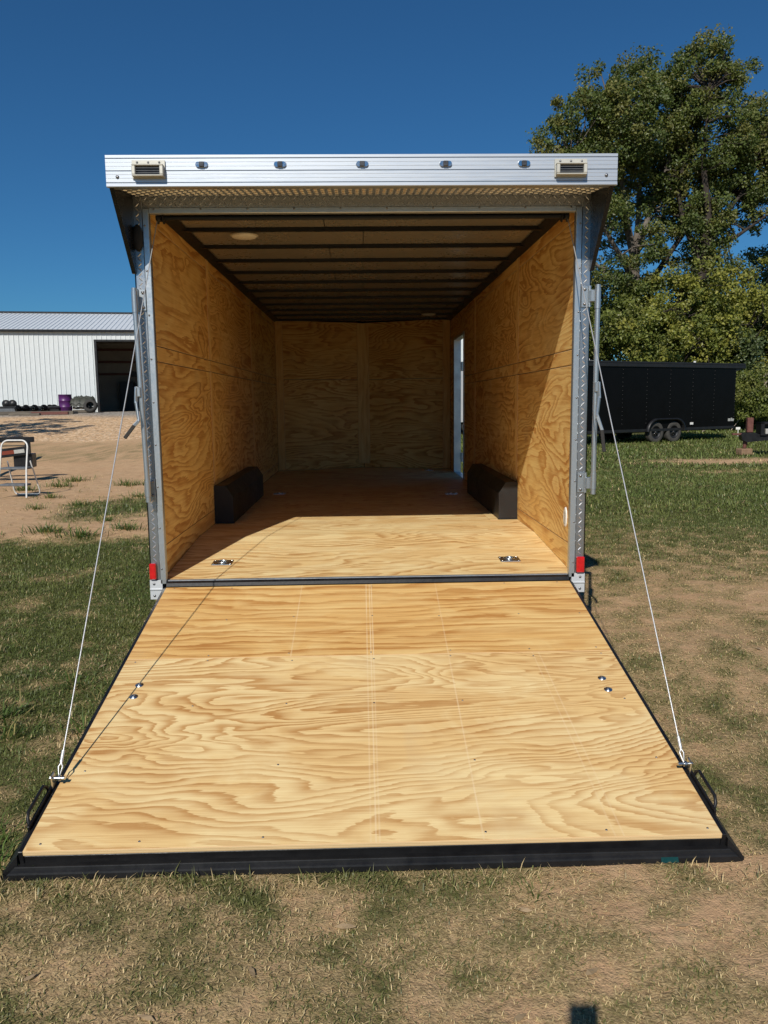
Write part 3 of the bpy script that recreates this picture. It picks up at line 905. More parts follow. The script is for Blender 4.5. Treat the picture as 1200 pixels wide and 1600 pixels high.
for s in (-1, 1):
    sheet('batten', front, (s * (WI - .055) + .05, YL + .0, ZM + .004), (0, 0, 1), (-1, 0, 0), 2.05, .10, .01, 94.0 + s, 2.0, 'ply_batten')

# --- roof, ceiling panels and steel bows
rf = MB()
rf.prism([(-WO - .01, 2.735), (-WO - .01, 2.775), (-.6, 2.805), (.6, 2.805), (WO + .01, 2.775), (WO + .01, 2.735), (WO - .02, 2.72), (.6, 2.75), (-.6, 2.75), (-WO + .02, 2.72)], 1, -.02, YL + .02)
rf.add([(-WO, YL + .02, 2.735), (WO, YL + .02, 2.735), (0, YN + .07, 2.735), (-WO, YL + .02, 2.80), (WO, YL + .02, 2.80), (0, YN + .07, 2.80)], [(0, 1, 2), (3, 5, 4), (0, 2, 5, 3), (1, 4, 5, 2)])
roof = rf.build('roof', 'alu', trailer)
bows = [0.24 + 0.576 * k for k in range(12)]
edges = [0.03] + bows + [YL - .01]
for i in range(len(edges) - 1):
    a, b = edges[i] + .012, edges[i + 1] - .012
    if b - a < .05: continue
    for xa, xb in ((-WI + .03, .0 - .002 - .25 * (i % 2)), (.002 - .25 * (i % 2), WI - .03)):
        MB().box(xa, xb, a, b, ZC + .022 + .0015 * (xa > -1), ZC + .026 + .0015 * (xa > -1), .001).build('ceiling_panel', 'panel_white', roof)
for y in bows:
    MB().prism([(y - .019, ZC + .022), (y - .016, ZC - .002), (y + .016, ZC - .002), (y + .019, ZC + .022)], 0, -WI + .004, WI - .004).build('roof_bow', 'black_steel', roof)
for s in (-1, 1):
    MB().prism([(s * (WI - .001), ZC + .014), (s * (WI - .001), ZC - .012), (s * (WI - .006), ZC - .012), (s * (WI - .07), ZC + .014)][::s], 1, .03, YL - .02).build('ceiling_rail', 'black_steel', roof)
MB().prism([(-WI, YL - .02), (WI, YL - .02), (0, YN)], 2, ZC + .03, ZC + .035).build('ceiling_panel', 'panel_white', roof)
for lx, ly in ((-.79, .92), (.84, 5.82)):
    ml = Matrix.Translation((lx, ly, ZC - .005)) @ Matrix.Rotation(math.pi, 4, 'X')
    dl = MB().lathe([(.085, 0), (.085, .006), (.075, .014), (.04, .019), (.001, .020)], 32, ml).build('dome_light', 'lens_white', trailer)
    MB().lathe([(.094, -.001), (.094, .004), (.086, .0075)], 32, ml, False).build('bezel', 'beige_plastic', dl)

# --- tie-down pans
for x, y in ((-.918, .372), (.892, .345), (-.904, 3.78), (.879, 3.56), (.884, 6.39)):
    tz = zfloor(y); sl = math.atan((ZM - ZR) / YK) if y < YK else 0
    mt = Matrix.Translation((x, y, tz)) @ Matrix.Rotation(sl, 4, 'X')
    pl = MB()
    out = [(-.06, -.055), (.06, -.055), (.064, -.05), (.064, .05), (.06, .055), (-.06, .055), (-.064, .05), (-.064, -.05)]
    n = len(out)
    inn = [(.042 * math.cos(a), .042 * math.sin(a)) for a in [math.radians(d) for d in (230, 310, 335, 25, 50, 130, 155, 205)]]
    V = [mt @ Vector((p[0], p[1], .0005)) for p in out] + [mt @ Vector((p[0] * .985, p[1] * .985, .004)) for p in out] + [mt @ Vector((p[0], p[1], .0035)) for p in inn] + [mt @ Vector((p[0] * .72, p[1] * .72, .0012)) for p in inn]
    Fq = []
    for a in range(3):
        for k in range(n): Fq.append((a * n + k, a * n + (k + 1) % n, (a + 1) * n + (k + 1) % n, (a + 1) * n + k))
    Fq.append(tuple(range(3 * n, 4 * n)))
    pl.add(V, Fq)
    td = pl.build('tie_down', 'zinc', trailer)
    rg = MB().tube([mt @ Vector((.032 * math.cos(a), .03 * math.sin(a) + .004, .008)) for a in [k * math.pi / 9 for k in range(19)]], .005, 8, False)
    rg.build('ring', 'zinc', td)
    sc = MB()
    for qx in (-.052, .052):
        for qy in (-.043, .043): sc.lathe([(.007, .003), (.006, .007), (.001, .008)], 8, mt @ Matrix.Translation((qx, qy, 0)))
    sc.build('screws', 'chrome', td)


# --- treadplate lugs as real raised bars
def lugs(parent, org, eu, ev, wu, wv, pitch=.027, L=.024, W=.0062, Hh=.0019):
    org, eu, ev = Vector(org), Vector(eu).normalized(), Vector(ev).normalized()
    en = eu.cross(ev)
    mb = MB()
    nu, nv = max(1, int(wu / pitch)), max(1, int(wv / pitch))
    pu, pv = wu / nu, wv / nv
    for i in range(nu):
        for j in range(nv):
            c = org + eu * ((i + .5) * pu) + ev * ((j + .5) * pv)
            a = math.pi / 4 if (i + j) % 2 else -math.pi / 4
            d = eu * math.cos(a) + ev * math.sin(a); q = en.cross(d)
            P = [c - d * L / 2, c + q * W / 2 - d * L * .2, c + q * W / 2 + d * L * .2, c + d * L / 2, c - q * W / 2 + d * L * .2, c - q * W / 2 - d * L * .2, c - d * L * .3 + en * Hh, c + d * L * .3 + en * Hh]
            mb.add(P, [(0, 6, 1), (1, 6, 7, 2), (2, 7, 3), (3, 7, 4), (4, 7, 6, 5), (5, 6, 0)])
    o = mb.build('tread_lugs', 'lug', parent)
    o['kind'] = 'stuff'
    return o


def post(s):
    X0, X1 = (1.214, 1.268)
    mb = MB()
    a, b = (X0, X1) if s > 0 else (-X1, -X0)
    mb.box(a, b, -.006, .05, .556, 2.70, .004)
    p = mb.build('rear_post', 'tread', trailer)
    p['label'] = '%s rear corner post of aluminium treadplate' % ('left' if s < 0 else 'right')
    lugs(p, (a + .001, -.0058, .66), (1, 0, 0), (0, 0, 1), .052, 2.03, pitch=.0262, L=.034, W=.0072, Hh=.0030)
    tm = MB()
    a, b = (WP, 1.2145) if s > 0 else (-1.2145, -WP)
    tm.box(a, b, -.012, .03, .530, 2.632, .003)
    tr = tm.build('trim_strip', 'alu_trim', p)
    rv = MB()
    for k in range(9): rv.lathe([(.006, 0), (.005, .003), (.001, .0042)], 8, Matrix.Translation(((a + b) / 2 + .006 * s, -.012, .62 + k * .24)) @ Matrix.Rotation(math.pi / 2, 4, 'X'))
    rv.build('rivets', 'screw', p)
    a, b = (1.221, 1.268) if s > 0 else (-1.272, -1.234)
    tl = MB().box(a, b, -.030, -.006, .560, .655, .005).build('tail_light', 'red_lens', p)
    cb = MB()
    a, b = (1.196, 1.274) if s > 0 else (-1.276, -1.204)
    cb.prism([(-.012, .440), (-.012, .492), (-.018, .496), (-.018, .502), (-.012, .506), (-.012, .554), (.05, .554), (.05, .440)], 0, a, b)
    cb.build('corner_cap', 'alu_cap', p)
    sc = MB()
    for zz in (.462, .532): sc.lathe([(.008, 0), (.007, .003), (.001, .004)], 8, Matrix.Translation(((a + b) / 2 + .012 * s, -.012, zz)) @ Matrix.Rotation(math.pi / 2, 4, 'X'))
    sc.build('screws', 'screw', p)
    return p


PL = post(-1); PR = post(1)
hd = MB().box(-1.2135, 1.2135, -.004, .03, 2.635, 2.74, .002)
header = hd.build('header', 'tread', trailer)
lugs(header, (-1.21, -.0038, 2.640), (1, 0, 0), (0, 0, 1), 2.42, .058, L=.027, W=.0068, Hh=.0034)
MB().box(-1.1795, 1.1795, -.014, .028, 2.604, 2.6345, .003).build('trim_strip', 'alu_trim', header)
rv = MB()
for k in range(10): rv.lathe([(.006, 0), (.005, .003), (.001, .0042)], 8, Matrix.Translation((-1.15 + k * .2555, -.014, 2.626)) @ Matrix.Rotation(math.pi / 2, 4, 'X'))
rv.build('rivets', 'screw', header)
# spring tube of the ramp and its cable drums
st = MB().tube([(-1.16, .075, 2.60), (1.16, .075, 2.60)], .016, 12).build('spring_tube', 'black_steel', trailer)
for s in (-1, 1):
    MB().lathe([(.018, 0), (.034, .002), (.034, .008), (.022, .012), (.022, .03), (.034, .034), (.034, .04), (.016, .042)], 20, Matrix.Translation((s * 1.135 - .02, .075, 2.60)) @ Matrix.Rotation(math.pi / 2, 4, 'Y')).build('cable_drum', 'black_steel', st)

# --- spoiler over the rear opening
SY = -.365
sp = MB()
pr = [(SY + .012, 2.652), (SY - .004, 2.652), (SY - .0065, 2.655), (SY - .0065, 2.6690), (SY - .001, 2.6705), (SY - .001, 2.6735), (SY - .0055, 2.675), (SY - .0055, 2.692), (SY - .0048, 2.693), (SY - .0055, 2.694), (SY - .0055, 2.711), (SY - .0048, 2.712), (SY - .0055, 2.713), (SY - .0055, 2.7265),
      (SY - .001, 2.7280), (SY - .001, 2.7305), (SY - .0055, 2.732), (SY - .0055, 2.749), (SY - .0048, 2.750), (SY - .0055, 2.751), (SY - .0055, 2.769), (SY - .0048, 2.770), (SY - .0055, 2.771), (SY - .0055, 2.7865), (SY, 2.788), (SY, 2.790), (SY - .005, 2.792), (SY - .005, 2.805), (SY + .02, 2.809), (.0, 2.800), (.0, 2.79), (SY + .02, 2.797), (SY + .012, 2.79)]
sp.prism(pr[::-1], 0, -1.292, 1.292)
spoiler = sp.build('spoiler', 'alu', trailer)
so = MB().prism([(.0, 2.700), (SY + .013, 2.655), (SY + .013, 2.661), (.0, 2.706)], 0, -1.262, 1.262)
soffit = so.build('soffit', 'tread', spoiler)
e = Vector((0, SY + .05, 2.6595 - 2.700)).normalized()
lugs(spoiler, (-1.25, -.002, 2.6995), (1, 0, 0), e, 2.5, .315, pitch=.036, L=.036, W=.010, Hh=.0055)
MB().prism([(SY + .0125, 2.6535), (SY + .045, 2.6515), (SY + .045, 2.6565), (SY + .0125, 2.6585)], 0, -1.262, 1.262).build('soffit_trim', 'alu_trim', spoiler)
for s in (-1, 1):
    a, b = (1.262, 1.284) if s > 0 else (-1.284, -1.262)
    w = MB().prism([(SY + .013, 2.654), (SY + .013, 2.79), (0.004, 2.79), (.004, 2.285), (-.018, 2.285)], 0, a, b).build('spoiler_wing', 'wing_black', spoiler)
    # louvred loading light
    cx = -1.076 if s < 0 else 1.050
    z0, z1, hw = 2.690, 2.777, .082
    bx = MB()
    bx.prism([(cx - hw, z0), (cx + hw, z0), (cx + hw, z1), (cx - hw, z1)], 1, SY - .016, SY - .0085)
    for q in ((cx - hw + .004, cx + hw - .004, z0 + .004, z0 + .012), (cx - hw + .004, cx + hw - .004, z1 - .032, z1 - .024), (cx - hw + .004, cx - hw + .022, z0 + .012, z1 - .032), (cx + hw - .022, cx + hw - .004, z0 + .012, z1 - .032)):
        bx.box(q[0], q[1], SY - .045, SY - .016, q[2], q[3], .003)
    lt = bx.build('loading_light', 'beige_plastic', trailer)
    lt['label'] = 'louvred loading light near the %s end of the spoiler' % ('left' if s < 0 else 'right')
    MB().box(cx - hw + .022, cx + hw - .022, SY - .020, SY - .0165, z0 + .012, z1 - .032).build('lens', 'dark_lens', lt)
    for k in range(3):
        MB().box(cx - hw + .0225, cx + hw - .0225, SY - .036, SY - .028, z0 + .020 + k * .012, z0 + .022 + k * .012).build('louvre', 'grey_tread', lt)
    sc = MB()
    for qx in (-.055, 0, .055):
        sc.lathe([(.006, 0), (.005, .003), (.001, .004)], 8, Matrix.Translation((cx + qx, SY - .016, z1 - .011)) @ Matrix.Rotation(math.pi / 2, 4, 'X'))
    sc.build('screws', 'screw', lt)
    MB().lathe([(.009, 0), (.008, .004), (.001, .005)], 10, Matrix.Translation((s * 1.235, SY - .006, 2.700)) @ Matrix.Rotation(math.pi / 2, 4, 'X')).build('bolt', 'screw', spoiler)


def oval(cx, cz, y, hw, hh, d0, d1, seg=24):
    P = []
    for k in range(seg):
        a = 2 * math.pi * k / seg
        P.append((cx + math.copysign(max(hw - hh, 0), math.cos(a)) + hh * math.cos(a), cz + hh * math.sin(a)))
    mb = MB()
    mb.add([(p[0], y - d0, p[1]) for p in P] + [(cx + (p[0] - cx) * .92, y - d1, cz + (p[1] - cz) * .86) for p in P],
           [tuple(range(seg, 2 * seg))] + [(k, (k + 1) % seg, seg + (k + 1) % seg, seg + k) for k in range(seg)])
    return mb


for x in (-.812, -.420, -.007, .415, .813):
    ml = oval(x, 2.757, SY - .004, .033, .0155, 0, .010).build('marker_light', 'chrome', spoiler)
    MB().box(x - .013, x + .013, SY - .020, SY - .0135, 2.744, 2.770, .003).build('marker_lens', 'dark_lens', spoiler)
MB().lathe([(.012, 0), (.03, .004), (.036, .012), (.03, .02), (.012, .024)], 20, Matrix.Translation((-1.243, -.007, 2.475)) @ Matrix.Rotation(math.pi / 2, 4, 'X') @ Matrix.Scale(2.0, 4, (0, 1, 0)) @ Matrix.Scale(.8, 4, (1, 0, 0))).build('side_lamp', 'rubber', PL)

# --- sill
sl = MB()
sl.box(-1.1755, 1.1755, -.004, .029, .530, .5495, .003)
sill = sl.build('sill', 'alu_trim', trailer)
MB().prism([(-.005, .546), (-.030, .538), (-.036, .520), (-.012, .500), (-.005, .50)], 0, -1.176, 1.176).build('ramp_hinge', 'black_steel', trailer)

# --- lock bars on the posts
for s in (-1, 1):
    if s < 0: x0b, x1b = -1.262, -1.243; zt, zb = 2.20, 1.02
    else: x0b, x1b = 1.293, 1.293; zt, zb = 2.20, 1.03
    yb = -.075
    lb = MB().tube([(x1b, yb, zb), (x1b, yb, zb + .1), (x0b, yb, zt - .1), (x0b, yb, zt)], .0140, 14)
    lb.tube([(x0b, yb, zt - .13), (x0b, yb, zt - .02)], .0165, 14); lb.tube([(x1b, yb, zb + .03), (x1b, yb, zb + .12)], .0165, 14)
    bar = lb.build('lock_bar', 'galv', trailer)
    bar['label'] = 'galvanised lock bar with black-gripped handle beside the %s post' % ('left' if s < 0 else 'right')
    for zc in (2.143, 1.092):
        hb = MB()
        xa, xb = (1.218, 1.272) if s > 0 else (-1.266, -1.216)
        hb.box(xa, xb, -.016, -.0085, zc - .058, zc + .058, .002)
        xc = (x0b if zc > 1.5 else x1b)
        hb.box(min(xc, s * 1.262) - .004, max(xc, s * 1.262) + .004, yb + .012, -.016, zc - .032, zc + .032, .002)
        hb.tube([(s * 1.262, -.022, zc - .058), (s * 1.262, -.022, zc + .058)], .0085, 10)
        br = hb.build('hinge_bracket', 'galv', bar)
        sc = MB()
        for zz in (-.04, .04): sc.lathe([(.010, 0), (.009, .005), (.001, .007)], 6, Matrix.Translation(((xa + xb) / 2 - .01 * s, -.016, zc + zz)) @ Matrix.Rotation(math.pi / 2, 4, 'X'))
        sc.build('bolts', 'screw', bar)
    hx = x0b
    hp = [Vector((hx + .010 * s, yb - .025, 1.66)), Vector((hx + .014 * s, yb - .03, 1.58)), Vector((hx - .000 * s, yb - .045, 1.48)), Vector((hx + .026 * s, yb - .055, 1.40))]
    end = Vector((hx + .040 * s, yb - .06, 1.275)) if s > 0 else Vector((hx - .075, yb - .07, 1.385))
    if s < 0: hp[3] = Vector((hx - .022, yb - .055, 1.455))
    hm = MB()
    for a, b in zip(hp[:-1], hp[1:]):
        d = (b - a); L = d.length; q = d.to_track_quat('Z', 'Y').to_matrix().to_4x4()
        hm.box(-.005, .005, -.009, .009, -.006, L + .006, .002, mat=Matrix.Translation(a) @ q)
    hm.box(hx - .010, hx + .012, yb - .026, yb + .0, 1.61, 1.665, .004)
    hm.build('bar_handle', 'galv', bar)
    d = end - hp[3]; q = d.to_track_quat('Z', 'Y').to_matrix().to_4x4()
    MB().box(-.007, .007, -.010, .010, 0, d.length, .003, mat=Matrix.Translation(hp[3]) @ q).build('grip', 'rubber', bar)

# --- ramp
RA, RB = Vector((0, -2.094, .10)), Vector((0, -.032, .516))
re = (RA - RB); RLEN = re.length; re.normalize()
rn = Vector((1, 0, 0)).cross(-re).normalized()
if rn.z < 0: rn = -rn
RM = Matrix(((1, re.x, rn.x, RB.x), (0, re.y, rn.y, RB.y), (0, re.z, rn.z, RB.z), (0, 0, 0, 1)))   # local: x, s (down the ramp), n (out of the face)
ramp_m = MB()
RW = 1.178
for s in (-1, 1):
    ramp_m.box(s * 1.187 - .0085, s * 1.187 + .0085, .004, RLEN - .002, -.062, -.004, .002)
for k in range(6):
    x = -1.0 + k * .4
    ramp_m.box(x - .025, x + .025, .01, RLEN - .01, -.055, -.0205)
ramp_m.box(-1.178, 1.178, .002, .03, -.055, -.0205)
ramp_m.box(-1.178, 1.178, RLEN - .05, RLEN - .003, -.058, -.0205, .003)
ramp = ramp_m.build('ramp', 'black_steel', trailer)
ramp.matrix_local = RM
ramp['label'] = 'lowered ramp door with plywood face and black steel frame'
for sa, sb, sd, fg in ((.004, .8345, 121.7, 3.0), (.8365, RLEN, 134.2, 11.0)):
    o = MB().box(-RW, RW, -sb, -sa, -.019, 0, .0018).build('plywood_sheet', 'ply_top' if sa < .5 else 'ply_ramp', ramp, seed=sd, figure=fg)
    o.matrix_local = Matrix.Scale(1, 4)
    # grain x, local y runs up the ramp so the mesh stays right handed
    o.matrix_local = Matrix(((1, 0, 0, 0), (0, -1, 0, 0), (0, 0, 1, 0), (0, 0, 0, 1)))
    me = o.data
    me.flip_normals()
# end channel and toe flange resting on the ground (world built, then brought into the ramp's frame)
inv = RM.inverted()
def rampchild(mb, name, mat):
    o = mb.build(name, mat, ramp)
    o.matrix_local = inv
    return o
y0 = RA.y - .004
tf = MB()
prf = [(y0 + .045, .052), (y0 + .002, .050), (y0 - .003, .0525), (y0 - .008, .0515), (y0 - .009, .049), (y0 - .011, .040), (y0 - .018, .036), (y0 - .020, .030), (y0 - .021, .012), (y0 + .045, .010)]
for i_, (py, pz) in enumerate(prf):
    hw = 1.198 + .056 * min(max((.054 - pz) / .05, 0), 1) if py < y0 + .01 else 1.196
    tf.v += [(-hw, py, pz), (hw, py, pz)]
n = len(prf)
tf.f = [(2 * k, 2 * k + 1, 2 * ((k + 1) % n) + 1, 2 * ((k + 1) % n)) for k in range(n)] + [tuple(range(0, 2 * n, 2)), tuple(range(1, 2 * n, 2))[::-1]]
tf.s = [False] * len(tf.f)
rampchild(tf, 'toe_flange', 'black_steel')
tp = MB().add([(.960, y0 - .0205, .0355), (1.018, y0 - .0205, .0355), (1.021, y0 - .0225, .0165), (.962, y0 - .0225, .0165)], [(0, 3, 2, 1)])
rampchild(tp, 'tape_patch', 'teal_tape')
for s in (-1, 1):
    # angle along the rail, widening towards the toe
    yb_, zb_ = RM @ Vector((0, 1.35, -.03)), None
    g_ = MB().add([(s * 1.1965, yb_.y, yb_.z), (s * 1.1965, y0 + .002, .085), (s * 1.246, y0 - .018, .026), (s * 1.1965, yb_.y, yb_.z - .03), (s * 1.1965, y0 + .002, .004), (s * 1.246, y0 - .018, .006)],
                  [(0, 1, 2), (3, 5, 4), (0, 2, 5, 3), (0, 3, 4, 1), (1, 4, 5, 2)])
    rampchild(g_, 'gusset', 'black_steel')
    # pull handle: bent bar beside the plywood
    h = MB()
    def rp(x, s_, n): return Vector((x, s_, n))
    h.tube([rp(s * 1.197, 1.80, -.005), rp(s * 1.206, 1.80, .022), rp(s * 1.210, 1.815, .036), rp(s * 1.210, 1.955, .036), rp(s * 1.206, 1.975, .022), rp(s * 1.197, 1.985, -.01)], .006, 8)
    h.box(s * 1.197 - .004, s * 1.197 + .004, 1.76, 2.0, -.03, .012, .001)
    h.build('handle', 'black_steel', ramp)
    # cable lug, shackle and bolt
    lg = MB().box(s * 1.194 - .004, s * 1.194 + .004, 1.745, 1.785, -.02, .05, .004)
    lg.tube([(s * 1.205, 1.765, .032), (s * 1.150, 1.765, .032)], .0065, 8)
    lg.lathe([(.012, 0), (.012, .008)], 6, Matrix.Translation((s * 1.172, 1.765, .032)) @ Matrix.Rotation(math.pi / 2, 4, 'Y'))
    lg.build('cable_lug', 'zinc', ramp)
    for sv in (1.07, 1.167):
        MB().lathe([(.019, .0005), (.018, .003), (.010, .0045), (.009, .007), (.001, .008)], 20, Matrix.Translation((s * 1.057, sv + (.02 if s > 0 else 0), 0))).build('washer', 'zinc', ramp)
sc = MB()
for x in (-1.12, -.78, -.39, 0.0, .385, .78, 1.12):
    for sv in (.03, .42, .80, .87, 1.25, 1.68, 2.075):
        if random.random() < .25: continue
        sc.lathe([(.0044, .0002), (.004, .0010), (.001, .0006)], 8, Matrix.Translation((x + random.uniform(-.02, .02), sv + random.uniform(-.012, .012), 0)))
o = sc.build('screws', 'screw', ramp); o['kind'] = 'stuff'
# lift cables
for s in (-1, 1):
    top = Vector((s * 1.150, .060, 2.585)); bot = RM @ Vector((s * 1.172, 1.765, .034))
    dd = (bot - top).normalized()
    cb = MB().tube([top, top.lerp(bot, .5), bot - dd * .06], .0030, 6)
    c_ = cb.build('lift_cable', 'cable', trailer)
    MB().tube([bot - dd * .10, bot - dd * .055], .0065, 8).tube([bot - dd * .055, bot - dd * .04 + Vector((.008, 0, 0)), bot, bot - dd * .04 - Vector((.008, 0, 0)), bot - dd * .055], .003, 6).build('ferrule', 'cable', c_)


# --- wheels
def wheel(name, parent, x, y, z, s, r=.335, w=.20, tyre='rubber', rim='black_satin'):
    m = Matrix.Translation((x, y, z)) @ Matrix.Rotation(s * math.pi / 2, 4, 'Y')
    hw = w / 2
    tm = MB().lathe([(r * .60, -hw * .86), (r * .72, -hw), (r * .90, -hw * .98), (r * .975, -hw * .8), (r, -hw * .6), (r, hw * .6), (r * .975, hw * .8), (r * .90, hw * .98), (r * .72, hw), (r * .60, hw * .86)], 36, m, False)
    t_ = tm.build(name, tyre, parent)
    rm = MB().lathe([(r * .62, -hw * .8), (r * .62, hw * .84), (r * .58, hw * .86), (r * .54, hw * .45), (r * .36, hw * .28), (r * .33, hw * .42), (r * .17, hw * .48), (r * .16, hw * .9), (r * .10, hw * 1.0), (.001, hw * 1.0)], 30, m, False)
    rm.build('rim', rim, t_)
    nt = MB()
    for k in range(6):
        a = k * math.pi / 3
        nt.lathe([(.012, hw * .40), (.012, hw * .62), (.001, hw * .66)], 6, m @ Matrix.Translation((r * .25 * math.cos(a), r * .25 * math.sin(a), 0)))
    nt.build('lug_nuts', 'chrome', t_)
    return t_


for s in (-1, 1):
    for y in (2.27, 3.12):
        wheel('wheel', trailer, s * 1.155, y, .333, s)
for y in (2.27, 3.12):
    MB().tube([(-1.05, y, .333), (1.05, y, .333)], .035, 10).build('axle', 'black_steel', trailer)

# ================================================================== OTHER THINGS
# --- white metal building on the left
BA = at(-57, 0, 36.0).x
BO = Vector((-19.545, 35.49, 1.18)); BRZ = math.radians(9)
bld = thing('metal_building', 'white ribbed metal building with dark open doorway beyond the gravel', 'building', BO, BRZ)
EH, DEP, RISE = 4.04, 12.0, 1.40        # eave height, depth, ridge rise
PW = .914
DX0, DX1, DH = 7 * .914, 11 * .914, 3.52           # doorway
NP = 18


def rib_panel(w, h, pitch=.2285, rh=.03):
    """ribbed sheet, local x across, z up, facing -y"""
    pr = []
    n = int(round(w / pitch))
    for k in range(n):
        x = k * pitch
        pr += [(x, 0), (x + .008, -rh), (x + .022, -rh), (x + .030, 0)]
    pr.append((w - .002, 0))
    back = [(w - .002, .01), (0, .01)]
    P = pr + back
    mb = MB()
    mb.prism([(p[0], p[1]) for p in P], 2, 0, h)
    return mb


m_full = rib_panel(PW, EH).mesh('wall_panel'); m_short = rib_panel(PW, EH - DH - .06).mesh('wall_panel_short')
for k in range(NP):
    x = k * PW
    over = DX0 < x + PW / 2 < DX1
    o = new('wall_panel', m_short if over else m_full, 'white_metal', bld)
    o.location = (x, 0, DH + .06 if over else 0)
m_roof = rib_panel(PW, math.hypot(DEP / 2, RISE) + .15).mesh('roof_panel')
pitch_ = math.atan2(RISE, DEP / 2)
for k in range(NP):
    o = new('roof_panel', m_roof, 'roof_metal', bld)
    o.matrix_local = Matrix.Translation((k * PW, -.13, EH + .05)) @ Matrix.Rotation(-(math.pi / 2 - pitch_), 4, 'X')
W_ = NP * PW
xa = MB().box(DX0 - .12, DX0, -.05, .12, 0, DH + .1, .01); xa.box(DX1, DX1 + .12, -.05, .12, 0, DH + .1, .01); xa.box(DX0, DX1, -.048, .12, DH, DH + .1, .01)
xa.build('door_frame', 'black_satin', bld)
MB().box(-.12, W_ + .12, -.20, -.045, EH - .06, EH + .05, .01).build('eave_trim', 'black_steel', bld)
MB().box(-.1, W_ + .1, DEP / 2 - .18, DEP / 2 + .1, EH + RISE + .05, EH + RISE + .15, .01).build('ridge_cap', 'black_satin', bld)
rk = MB()
for x in (-.14, W_ + .02):
    rk.prism([(-.2, EH - .08), (DEP / 2, EH + RISE + .02), (DEP / 2, EH + RISE + .16), (-.2, EH + .1)], 0, x, x + .12)
rk.build('rake_trim', 'black_satin', bld)
sh = MB()
sh.box(-.01, .0, .02, DEP, 0, EH); sh.box(W_, W_ + .01, .02, DEP, 0, EH); sh.box(0, W_, DEP, DEP + .02, 0, EH)
sh.add([(-.005, 0.02, EH), (-.005, DEP, EH), (-.005, DEP / 2, EH + RISE)], [(0, 1, 2)]); sh.add([(W_ + .005, 0.02, EH), (W_ + .005, DEP, EH), (W_ + .005, DEP / 2, EH + RISE)], [(0, 2, 1)])
sh.add([(-.05, DEP / 2, EH + RISE + .05), (W_ + .05, DEP / 2, EH + RISE + .05), (W_ + .05, DEP + .1, EH), (-.05, DEP + .1, EH)], [(0, 1, 2, 3)])
sh.build('shell', 'white_metal', bld)
it = MB()
it.box(6.0, 6.02, .15, 7.0, 0, EH - .1); it.box(14.0, 14.02, .15, 7.0, 0, EH - .1); it.box(6.02, 14, 7.0, 7.02, 0, EH - .1); it.box(6.02, 14, .15, 7.0, EH - .1, EH - .08)
it.build('inner_wall', 'dark_interior', bld)
for z in (2.1, 2.8, 3.5): MB().box(6.05, 13.9, 6.9, 6.98, z, z + .12).build('girt', 'rust', bld)
for x, z, w, h in ((8.9, 2.0, .5, .3), (9.6, 2.0, .5, .3), (10.7, 1.95, .5, .3), (10.7, 2.55, .5, .5)):
    MB().box(x, x + w, 6.85, 6.9, z, z + h, .02).build('wall_frame', 'black_satin', bld)
for x, z, h in ((9.4, .95, .62), (9.4, .3, .42), (11.0, .95, .62), (11.0, .3, .42)):
    MB().box(x, x + .8, 6.0, 6.6, z, z + h, .03).build('stored_box', 'grey_siding', bld)
MB().box(8.4, 9.2, 6.1, 6.8, 0, 1.7, .02).build('cabinet', 'black_satin', bld)
MB().box(10.3, 10.9, 6.1, 6.8, 0, 1.7, .02).build('cabinet', 'black_satin', bld)
sh = MB().box(6.05, 13.9, -.1, 7.0, -.6, -.01, .01); sh.build('floor_slab', 'concrete', bld)
fdn = MB().box(-.1, W_ + .1, .03, DEP, -.8, .02).build('foundation', 'concrete', bld)


for o in bld.children:
    if o.name.split('.')[0] in ('inner_wall', 'girt', 'wall_frame', 'stored_box', 'cabinet', 'floor_slab'):
        o.location.x = -1.828


def bpt(lx, ly, lz=0.0):
    c, s_ = math.cos(BRZ), math.sin(BRZ)
    return Vector((BO.x + lx * c - ly * s_, BO.y + lx * s_ + ly * c, BO.z + lz))


def on_ground(x, y):
    return Vector((x, y, float(gz(x, y))))


# --- purple drum
p = at(103, 645, 34.6); p = on_ground(p.x, 34.6)
dr = thing('steel_drum', 'purple steel drum standing against the white building', 'drum', p)
R_ = .30
MB().lathe([(R_ * .97, 0), (R_, .01), (R_, .27), (R_ + .014, .285), (R_ + .014, .295), (R_, .31), (R_, .57), (R_ + .014, .585), (R_ + .014, .595), (R_, .61), (R_, .86), (R_ + .012, .868), (R_ + .012, .885), (R_ - .01, .885), (R_ - .012, .86), (.001, .858)], 36).build('body', 'purple', dr)
MB().lathe([(.03, .858), (.03, .872), (.001, .873)], 12, Matrix.Translation((.16, -.1, 0))).build('bung', 'rust', dr)

# --- axles lying on timbers along the wall
def axle_thing(u, Y, rz, label, L=1.7):
    q = at(u, 640, Y); g = on_ground(q.x, Y)
    a = thing('trailer_axle', label, 'axle', (g.x, g.y, g.z), rz, 'axles laid by the building')
    MB().tube([(-L / 2, 0, .26), (L / 2, 0, .26)], .055, 10).build('beam', 'black_satin', a)
    for s in (-1, 1):
        m = Matrix.Translation((s * L / 2, 0, .26)) @ Matrix.Rotation(s * math.pi / 2, 4, 'Y')
        h = MB().lathe([(.15, -.12), (.17, -.11), (.17, -.02), (.10, 0), (.09, .05), (.05, .06), (.045, .10), (.001, .10)], 20, m).build('hub', 'black_paint', a)
        bt = MB()
        for k in range(5):
            an = k * 1.2566
            bt.lathe([(.012, 0), (.012, .06)], 6, m @ Matrix.Translation((.075 * math.cos(an), .075 * math.sin(an), 0)))
        bt.build('studs', 'chrome', a)
    return a


